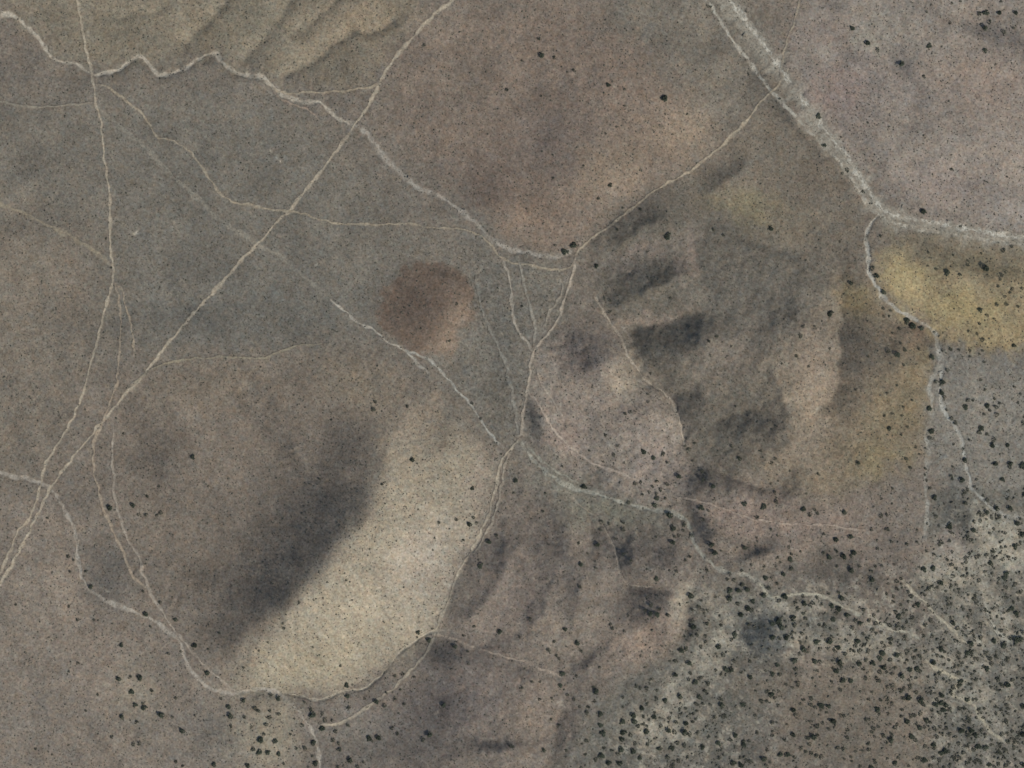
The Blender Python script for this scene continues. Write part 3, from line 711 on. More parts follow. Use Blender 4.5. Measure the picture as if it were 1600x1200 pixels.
# ------------------------------------------------------------------ junipers and shrubs
TREES = '''
400 0|1045,275,14 1565,555,14
800 0|165,240,12 180,343,18 260,355,14 345,450,8 383,437,13 595,530,15 700,558,9 180,597,10 948,612,22 1090,712,9 253,965,9 443,1035,10 255,1112,10 608,1155,14 1238,40,12 700,660,8 650,790,8 58,375,9 955,712,8 585,832,7 1000,838,7
1200 0|525,172,16 620,266,17 682,308,14 832,398,18 968,476,13 1005,284,19 1358,72,22 1322,80,16 1445,75,16 1545,78,14 1387,132,14 1355,170,18 1475,196,14 1535,172,11 1352,312,15 1455,8,10 1150,15,10 1205,3,9 1135,143,11 990,73,8 310,720,18 344,906,17 490,1062,15 460,1083,10 1143,1055,14 590,1195,12 1085,290,8 1422,398,8 622,766,8 752,790,8 72,615,10 1492,1102,8 1020,28,8 455,855,9
0 300|660,290,10 692,470,9
400 300|1252,698,12 1205,928,12 1030,850,7 925,720,6
800 300|322,370,22 378,330,20 967,275,23 268,330,9 535,38,13 800,105,12 655,232,11 1318,268,12 1258,235,11 612,675,12 610,745,12 1270,900,14 1225,930,13 985,660,14 865,1130,10 348,187,7 88,103,8 1365,962,9 1235,1015,8 60,710,10 690,97,8 575,660,9 525,460,14
1200 300|18,225,16 965,118,19 1197,212,11 1225,48,7 1580,153,9 1470,362,15 1522,340,10 1110,500,19 1355,475,22 1195,515,13 1047,480,11 995,462,9 998,375,9 1153,392,11 1245,455,12 1248,428,9 1332,382,8 1480,500,12 1458,522,13 1445,545,10 1432,588,11 1518,605,12 1505,628,10 1580,600,11 1475,652,10 1425,700,14 1485,698,14 1558,714,12 1318,733,17 1360,762,14 1410,790,9 1320,822,12 1308,885,10 1253,868,9 1342,922,13 1535,957,13 1262,990,11 1340,990,10 1260,1028,9 1320,1012,9 1350,1060,10 1137,980,14 1190,985,12 1085,990,10 1113,1112,14 1080,1182,18 1040,1185,15 1325,1172,11 1020,1030,17 940,980,13 850,985,14 800,1015,19 745,995,15 825,945,9 818,855,13 778,882,9 862,800,20 898,830,24 955,848,15 1035,875,11 1092,878,8 720,725,12 765,740,9 720,775,10 755,775,9 718,622,16 672,518,19 650,475,16 700,272,12 515,565,13 385,758,19 447,308,9 235,425,9 200,897,14 288,838,10 215,842,10 173,1022,14 80,1070,9 250,1088,8 383,975,11 622,1028,9 840,1078,11 1130,640,8
0 600|1198,452,15 762,308,11 678,772,18 822,758,16 912,700,13 858,816,10 905,819,14 995,803,15 972,820,12 985,638,10 290,835,10 418,1075,13 455,1098,9 432,1170,11 530,1170,10 1295,640,7
400 600|742,110,12 731,158,16 942,137,12 972,470,16 1348,652,14 1142,862,13 1250,845,13 1355,832,11 1330,874,16 1376,866,11 1290,974,12 1452,982,16 1500,942,13 1398,1135,18 1346,120,11 1400,215,12 395,592,10 1530,437,9 1012,780,9 878,975,6 1105,1035,8 1115,960,8 258,128,8 470,222,9 790,620,12
800 600|580,318,14 632,440,14 820,420,17 880,460,15 942,435,16 705,182,13 738,172,11 848,110,10 850,62,9 765,622,16 803,610,10 903,605,14 968,625,14 878,640,10 925,660,14 855,675,12 812,690,12 900,685,12 900,712,17 955,712,12 885,752,18 722,738,14 683,752,9 445,640,18 312,512,11 18,600,15 10,680,9 205,682,10 190,792,13 412,990,13 530,1002,15 425,1125,16 470,1058,9 520,1148,9 555,860,15 605,872,11 695,908,14 695,865,12 550,912,10 640,965,10 978,818,22 1000,900,19 1072,880,14 1068,915,11 1040,945,12 1015,952,11 1000,988,17 1118,945,15 1105,1075,14 1080,1098,9 1180,770,18 1225,790,10 1190,842,14 1040,577,16 1192,598,15 1185,545,14 1252,635,15 1443,745,18 1565,760,19 1530,830,13 1448,1018,15 1240,1000,16 1262,1052,18 1525,958,10 1415,460,16 1370,385,14 1548,415,12 1100,405,16 1080,385,10 1140,365,12 1090,340,9 1130,480,9 970,490,10 660,385,9 480,415,10 740,1100,12 695,1060,13 1430,1160,13 1215,1158,12 1570,1135,12 1490,1125,10 1360,1180,10 1395,138,9 570,485,8 700,490,8 900,955,8 320,1175,8
1200 600|1000,148,18 1012,290,19 1005,335,14 920,392,12 862,466,15 882,518,13 943,438,8 978,398,9 983,528,9 978,565,8 988,600,11 1007,648,14 1038,705,17 1078,50,17 1092,78,14 1072,5,12 1138,212,14 1165,240,15 1228,140,18 1243,100,16 1275,98,12 1365,133,17 1378,160,13 1345,187,11 1420,140,15 1440,118,13 1412,90,12 1425,187,14 1590,240,16 1598,205,10 1350,32,12 1325,275,20 1312,300,16 1405,343,16 1396,380,17 1360,310,12 1225,473,15 1215,405,11 1253,348,12 1155,375,10 1152,515,10 1140,575,12 1148,592,10 1207,598,17 1415,497,16 1508,495,18 1505,518,14 1580,503,23 1458,594,16 1490,380,14 1222,672,14 1240,658,12 1212,690,11 1298,595,11 1362,720,14 1340,695,11 1285,640,10 1228,742,14 1422,775,17 1508,776,17 1595,688,16 1490,715,10 1130,885,21 1045,825,13 1440,825,14 1395,835,12 1360,800,17 1315,802,15 1320,850,14 1280,855,14 1275,908,16 1240,950,13 1265,972,14 1550,865,17 1570,840,13 1585,938,17 1535,1012,18 1480,930,11 1380,930,11 1405,902,11 1445,985,13 1130,978,12 1078,985,16 1065,1000,13 1145,1048,11 1115,1095,12 1295,1080,15 1232,1085,16 1230,1110,13 1255,1055,12 1400,1040,15 1360,1065,14 1385,1115,17 1495,1077,13 1480,1015,10 1020,1145,18 968,1155,19 985,1040,14 1030,1060,12 1210,1120,9 1480,1180,18 1150,1195,14 990,870,10 1065,885,10 740,905,15 640,905,13 735,812,13 700,818,15 770,745,9 705,715,10 775,650,11 655,765,8 928,910,10 925,985,10 860,995,11 765,980,11 680,1025,14 665,1135,12 565,1135,13 530,1050,18 515,1070,13 468,1072,19 515,1158,18 375,1080,17 340,1050,13 425,1135,13 418,968,18 512,952,17 345,935,11 425,1042,12 218,780,17 288,783,12 305,805,12 258,813,15 472,797,16 305,558,13 560,492,13 752,275,15 722,198,12 770,182,10 833,196,10 868,265,9 830,315,10 740,55,9 545,35,8 895,100,9 840,140,9 18,488,13 40,462,11 132,540,10 40,675,13 15,620,10 62,603,9 48,735,15 125,1015,10 130,1088,17 140,1060,13 140,1150,16 55,1078,13 72,1112,9 45,1135,10 90,1185,15 15,905,12 200,1045,10 1535,15,11 1575,62,11 1560,115,10 1110,160,9 800,5,9 1540,1090,10 1420,815,10 1350,1170,11 235,682,8
0 900|890,92,12 997,162,14 908,236,18 425,190,12 560,65,14 480,273,12 582,272,11 1090,270,13 1212,430,16 1128,470,10 1050,482,9 1370,352,12 1290,600,17 1522,568,13 1300,455,8 755,430,14 485,540,11 738,640,16 870,632,19 810,628,12 817,718,19 842,803,16 895,822,19 890,795,11 760,878,15 1000,868,21 850,910,13 1075,880,11 945,715,13 608,738,10 697,1002,11 1135,965,18 868,1043,15 832,1050,14 1095,760,13 1095,1155,13 220,1078,11 1425,815,17 1437,870,20 1440,935,14 1520,775,15 1590,825,15 1525,880,12 1570,940,11 1580,1078,15 1335,1175,15 1548,1180,16 425,1055,9 535,838,10 98,175,9 1215,870,10 325,1115,8 940,315,10 1085,690,8 430,595,8 1380,765,11 1138,1185,11
400 900|137,763,16 90,740,13 300,785,11 350,865,22 340,830,15 410,860,11 425,897,16 472,900,13 410,948,20 140,860,15 80,880,15 85,840,12 60,925,15 12,840,13 48,985,13 25,1018,21 118,1028,16 18,1097,19 73,1098,18 137,1107,15 172,1170,12 250,1073,13 303,1070,15 357,1038,18 287,928,14 370,1165,18 350,1122,12 215,985,10 478,1022,14 515,1043,12 492,970,13 570,932,13 565,748,16 558,680,17 600,678,8 575,822,14 677,767,10 747,785,17 800,810,14 812,730,11 920,800,13 865,768,12 700,1012,17 760,1010,17 720,1030,11 520,1080,15 585,1145,19 510,1190,14 635,1190,14 670,1160,9 845,948,13 880,985,14 1083,988,17 1040,1020,15 1168,803,15 1320,468,11 1325,545,10 1218,575,9 1520,345,17 1360,310,13 1295,370,12 1075,398,16 1010,348,15 1100,328,10 915,612,12 865,622,12 985,628,12 1590,1055,14 1240,440,14 525,560,11 565,20,10 600,145,9 585,185,8 355,440,8 395,490,8 420,130,8 272,155,9 175,320,12 170,290,9 20,462,9 75,410,9 800,605,8 900,710,9 690,820,8 325,1190,9 240,890,8
800 900|898,12,17 420,65,13 108,265,14 328,332,15 258,408,13 405,415,17 225,462,15 430,468,14 275,495,11 292,515,12 625,325,13 612,300,11 545,568,11 725,247,10 700,342,9 308,605,18 298,682,16 120,657,12 172,657,10 58,693,13 45,380,10 865,180,15 828,210,15 858,232,18 905,235,18 918,200,13 970,240,14 1042,172,13 1113,118,19 1165,190,17 1195,210,12 1125,210,13 1355,88,19 1410,88,16 1435,48,16 1465,78,17 1352,135,18 1385,20,16 1340,15,13 1500,150,17 1405,170,15 1425,238,18 1470,200,17 1495,210,14 1565,115,18 1575,8,16 1597,70,14 1268,128,10 1130,315,20 1125,280,15 1155,368,14 1205,372,12 1215,295,15 1300,303,14 1385,365,18 1370,395,14 1285,438,17 1178,440,14 1055,465,18 1085,450,15 1205,410,10 1075,375,12 1315,490,15 1020,530,15 985,530,10 1105,545,18 1020,615,15 1115,608,14 1142,660,17 1168,638,13 1225,672,14 1330,580,19 1365,585,16 1270,585,12 1385,530,14 1430,600,13 1485,630,15 1205,718,14 1165,755,16 1048,750,17 952,775,16 900,762,14 840,800,12 808,822,17 775,685,15 800,700,12 838,700,16 690,755,12 520,718,18 505,690,10 512,778,12 385,770,12 345,740,11 475,815,12 420,815,10 465,850,16 548,858,17 170,765,12 245,762,10 242,893,12 287,930,13 548,930,16 565,980,20 685,905,19 755,870,19 760,905,19 785,935,14 885,880,17 890,855,12 820,880,12 690,815,10 835,970,19 840,935,13 925,935,13 975,965,18 1010,972,16 1020,912,15 980,885,13 1085,920,16 1125,910,12 1072,975,20 1108,988,17 1130,860,13 1085,825,12 1148,798,14 1190,797,10 1235,800,10 1305,805,18 1300,765,14 1265,880,14 1320,870,10 1438,800,16 1555,780,15 1590,718,15 1520,715,11 1590,780,12 1395,995,17 1365,1025,14 1285,1045,17 1445,1050,17 1480,1032,12 1450,1030,12 1530,978,13 1190,1068,15 1155,985,11 1030,1040,16 1075,1058,14 995,1075,17 918,1078,15 845,1048,14 765,1045,13 680,1015,17 690,975,19 735,990,14 460,1025,16 455,1112,13 435,1045,9 555,1115,20 520,1145,15 570,1070,12 620,1085,12 675,1080,20 660,1110,13 750,1092,20 795,1135,16 665,1165,18 600,1165,17 970,1130,15 1038,1152,15 1095,1130,13 1000,1190,15 1295,1135,13 1380,1165,18 1430,1180,18 1490,1160,15 1570,1140,18 195,1085,13 335,1085,9 335,1125,8 5,1060,10 400,620,10 1590,1085,12 430,1190,12 1475,300,13
1200 900|640,18,18 800,30,14 828,12,13 745,45,10 800,75,13 828,48,10 870,95,12 890,122,15 870,155,13 735,108,13 780,125,12 775,155,13 1072,40,17 1000,72,15 1310,25,15 1470,12,16 1220,38,10 1185,78,11 972,115,12 1105,90,9 1575,95,14 1555,102,11 1280,140,14 930,175,17 905,185,14 992,180,13 1140,172,10 1350,205,14 1205,190,11 1215,205,11 1258,212,11 1515,198,17 1545,230,18 1495,215,13 1425,250,12 1460,265,13 98,120,20 65,150,14 50,42,13 212,122,12 375,108,9 300,132,14 275,165,16 330,170,14 220,165,17 255,180,12 165,160,12 180,200,15 393,180,17 452,130,18 438,200,18 425,230,11 488,240,16 590,205,14 655,242,14 625,272,14 665,292,15 695,290,12 150,255,18 228,260,13 215,228,12 60,280,24 75,315,19 20,290,18 20,375,18 65,385,13 108,378,17 160,303,15 150,345,13 205,353,14 150,385,11 400,270,17 315,300,12 350,305,15 385,325,12 520,315,14 540,275,13 570,290,17 790,220,14 808,245,18 895,255,15 860,210,10 860,285,13 755,305,14 805,303,15 840,320,15 650,330,11 670,352,11 1010,272,16 975,300,14 1150,288,17 1175,322,15 1105,348,11 1320,295,13 1410,325,14 1450,335,14 1320,380,16 1268,350,11 1085,205,9 1020,370,13 970,370,11 850,373,13 295,405,19 375,400,20 370,450,11 480,395,14 550,400,19 615,388,16 595,425,14 760,390,15 760,415,12 210,450,20 235,465,15 190,480,13 195,408,11 430,440,17 405,455,13 475,480,15 530,465,14 510,455,12 620,465,15 560,545,17 605,520,14 705,475,20 690,510,18 755,520,16 795,490,18 820,485,13 650,540,18 940,495,15 905,505,14 860,480,11 865,520,12 1072,455,17 1165,400,13 1180,405,11 1260,415,15 1315,430,13 1405,400,16 1460,432,18 1240,475,18 1265,480,16 1185,475,10 1540,395,22 1510,385,17 1570,390,18 1590,350,14 1080,500,13 1050,490,12 1125,520,12 1100,470,11 1025,535,18 1090,550,11 1180,505,10 1270,540,12 1285,512,11 1350,475,15 1380,510,16 1390,545,15 1415,500,12 1490,508,13 1185,555,10 1145,570,9 1360,575,17 1340,560,11 1185,600,14 1225,588,9 1285,590,12 155,520,18 50,550,16 70,612,14 22,605,16 160,578,12 285,525,18 320,530,13 440,530,19 420,590,18 450,560,14 400,570,12 590,578,13 605,632,14 715,570,17 695,595,16 735,595,13 770,605,14 790,570,12 880,580,16 925,575,19 945,590,13 830,618,19 920,632,12 685,650,15 670,630,12 875,648,12 770,680,16 740,690,12 880,690,16 825,710,17 845,700,12 995,625,12 1045,655,12 1090,640,12 1065,600,14 180,660,15 180,680,13 110,675,10 460,645,17 510,650,16 445,705,14 390,655,12 320,625,9 15,735,18 40,760,12 65,715,10 265,760,16 215,770,13 200,795,9 265,800,15 325,805,20 370,808,17 290,815,13 155,835,17 170,865,14 60,805,11 620,765,11 740,770,12 700,770,12 768,788,13 870,755,20 840,760,15 945,770,20 965,800,15 920,725,14 675,830,19 690,860,12 745,855,12 830,830,14 825,870,13 860,900,19 885,870,15 910,865,14 945,855,15 608,890,14 785,940,15 800,920,11 650,945,16 685,935,12 645,970,14 735,925,8 450,865,13 470,870,12 400,905,20 340,915,12 305,935,16 260,905,9 25,915,14 25,970,10 25,995,13 155,988,16 280,1000,20 245,1010,15 305,990,13 100,1020,14 495,960,13 490,1005,15 255,1050,15 205,1075,14 265,1105,15 235,1095,12 330,1130,16 300,1120,14 120,1115,18 75,1115,16 160,1130,13 430,1070,14 465,1075,13 515,1128,11 475,1140,9 620,1042,13 625,1080,13 660,1000,11 715,992,15 760,1020,19 735,1035,13 770,990,12 890,995,19 915,1020,15 940,940,18 925,920,12 980,895,16 975,1060,14 740,1135,10 787,1162,17 930,1130,15 970,1145,20 640,1190,15 520,1155,9 1080,740,16 1050,770,15 1040,800,18 1075,790,20 1105,800,18 1090,830,18 1065,850,16 1020,835,13 1130,830,14 1190,825,14 1220,825,14 1245,885,14 1150,690,15 1195,655,20 1185,685,14 1290,645,10 1140,730,13 1205,715,9 1235,765,17 1275,765,13 1385,690,10 1320,715,10 1490,675,19 1520,645,14 1455,680,14 1430,640,16 1590,640,14 1485,910,14 1415,810,13 1485,800,13 1590,810,17 1540,840,12 1520,750,11 1450,830,13 1310,830,10 1295,880,12 1340,880,11 1380,910,11 1110,940,13 1035,950,15 1070,940,11 1130,985,14 1050,1000,14 1085,985,12 1010,910,12 1200,960,18 1220,930,12 1260,960,17 1290,990,18 1245,990,15 1330,960,14 1350,985,12 1165,1000,11 1185,1040,14 1030,1050,17 1100,1085,19 1075,1100,16 1125,1090,12 1305,1060,21 1350,1065,20 1280,1080,15 1245,1060,12 1215,1100,15 1190,1130,15 1160,1140,14 1130,1180,15 1065,1145,15 1030,1130,16 1010,1180,14 1090,1190,13 1260,1140,14 1235,1165,14 1290,1165,12 1315,1150,16 1380,1175,17 1440,1100,15 1470,1080,13 1490,1030,16 1445,1050,14 1535,1030,15 1530,1060,12 1455,985,15 1490,975,13 1520,965,12 1590,940,15 1585,985,19 1555,1000,13 1430,1040,10 1500,1160,15 1540,1140,13 1480,1180,14 1570,1090,12 1590,1175,16 1410,1190,14 1435,1170,13 1545,1185,13 1390,1050,9
'''
trees = []
for l in TREES.strip().splitlines():
    a, b = l.split('|'); ox, oy = map(float, a.split())
    for t in b.split():
        x, y, r = map(float, t.split(','))
        trees.append([ox + x / 4, oy + y / 4, r / 4])
trees = np.array(trees)
trees[:, 2] += np.random.default_rng(3).uniform(-.22, .22, len(trees))     # no two quite alike
dd = np.hypot(trees[:, None, 0] - trees[None, :, 0], trees[:, None, 1] - trees[None, :, 1])
np.fill_diagonal(dd, 1e9)
score = trees[:, 2] + np.minimum(dd.min(1), 40) * .04
is_jun = trees[:, 2] >= 3.4
def best(mask, n):
    idx = np.where(mask)[0]
    return set(idx[np.argsort(-score[idx])][:n].tolist())
JUN, SHR = best(is_jun, 300), best(~is_jun, 300)

def clump(r, c, s):
    """a leaf clump: a squashed, jittered eight-faced lump"""
    v = np.array([(1,0,0),(-1,0,0),(0,1,0),(0,-1,0),(0,0,1),(0,0,-1)], float)
    v *= s * r.uniform(.65, 1.35, (6, 1)); v[:, 2] *= .8
    a = r.uniform(0, 6.28); R = np.array([[math.cos(a), -math.sin(a), 0], [math.sin(a), math.cos(a), 0], [0, 0, 1]])
    t = np.array([(0,2,4),(2,1,4),(1,3,4),(3,0,4),(2,0,5),(1,2,5),(3,1,5),(0,3,5)])
    return v @ R.T + c, t
def join(parts):
    vs, ts, k = [], [], 0
    for v, t in parts:
        vs.append(v); ts.append(t + k); k += len(v)
    return np.vstack(vs), np.vstack(ts)
def tube(pts, radii, n=6):
    vs, ts = [], []
    for k, (p, r) in enumerate(zip(pts, radii)):
        for i in range(n):
            a = 2 * math.pi * i / n; vs.append((p[0] + r * math.cos(a), p[1] + r * math.sin(a), p[2]))
    for k in range(len(pts) - 1):
        for i in range(n):
            a, b = k * n + i, k * n + (i + 1) % n
            ts += [(a, b, b + n), (a, b + n, a + n)]
    return np.array(vs, float), np.array(ts)
def crown_geo(seed, n, flat):
    """unit crown (radius 1), uneven lobes, gaps, base lifted off the ground"""
    r = np.random.default_rng(seed)
    lob = r.uniform(0, 6.28, 3); amp = r.uniform(.08, .24, 3)
    out = []
    for k in range(n):
        a = r.uniform(0, 6.28); u = r.uniform(-.35, 1)
        rad = (.45 + .5 * r.uniform() ** .5) * (1 + sum(amp[i] * math.cos((i + 1) * a + lob[i]) for i in range(3)))
        h = math.sqrt(max(0, 1 - max(u, 0) ** 2))
        c = np.array([rad * h * math.cos(a), rad * h * math.sin(a), flat * (.42 + .58 * u * (.8 + .25 * r.uniform()))])
        out.append(clump(r, c, r.uniform(.13, .27)))
    return join(out)
def trunk_geo(seed, flat):
    r = np.random.default_rng(seed)
    parts = [tube([(0,0,-.25),(.02,.01,.12),(.05,.03,.4 * flat),(.03,.06,.75 * flat)], [.13,.10,.075,.03])]
    for k in range(4):
        a = k * 1.57 + r.uniform(-.5, .5); q = .5 + .2 * r.uniform()
        parts.append(tube([(.03,.02,.15 * flat),(.5 * q * math.cos(a),.5 * q * math.sin(a),.34 * flat),(q * math.cos(a),q * math.sin(a),.55 * flat)], [.07,.05,.02], 5))
    return join(parts)

NV = 7
tree_var = []
for k in range(NV):
    fl = .78 + .06 * k
    tree_var.append((mesh_from('trunk', *trunk_geo(40 + k, fl)), mesh_from('crown', *crown_geo(60 + k, 78, fl), smooth=False)))
    tree_var[-1][0].materials.append(BARK); tree_var[-1][1].materials.append(LEAF)
def shrub_geo(k):
    c = crown_geo(160 + k, 34, .62); s = trunk_geo(180 + k, .55)
    v, t = join([c, s]); return v, t, len(c[1])
shrub_var = []
for k in range(NV):
    v, t, nc = shrub_geo(k)
    m = mesh_from('desert_shrub', v, t, smooth=False); m.materials.append(SHRUB); m.materials.append(BARK)
    mi = np.zeros(len(t), np.int32); mi[nc:] = 1; m.polygons.foreach_set('material_index', mi)
    shrub_var.append(m)

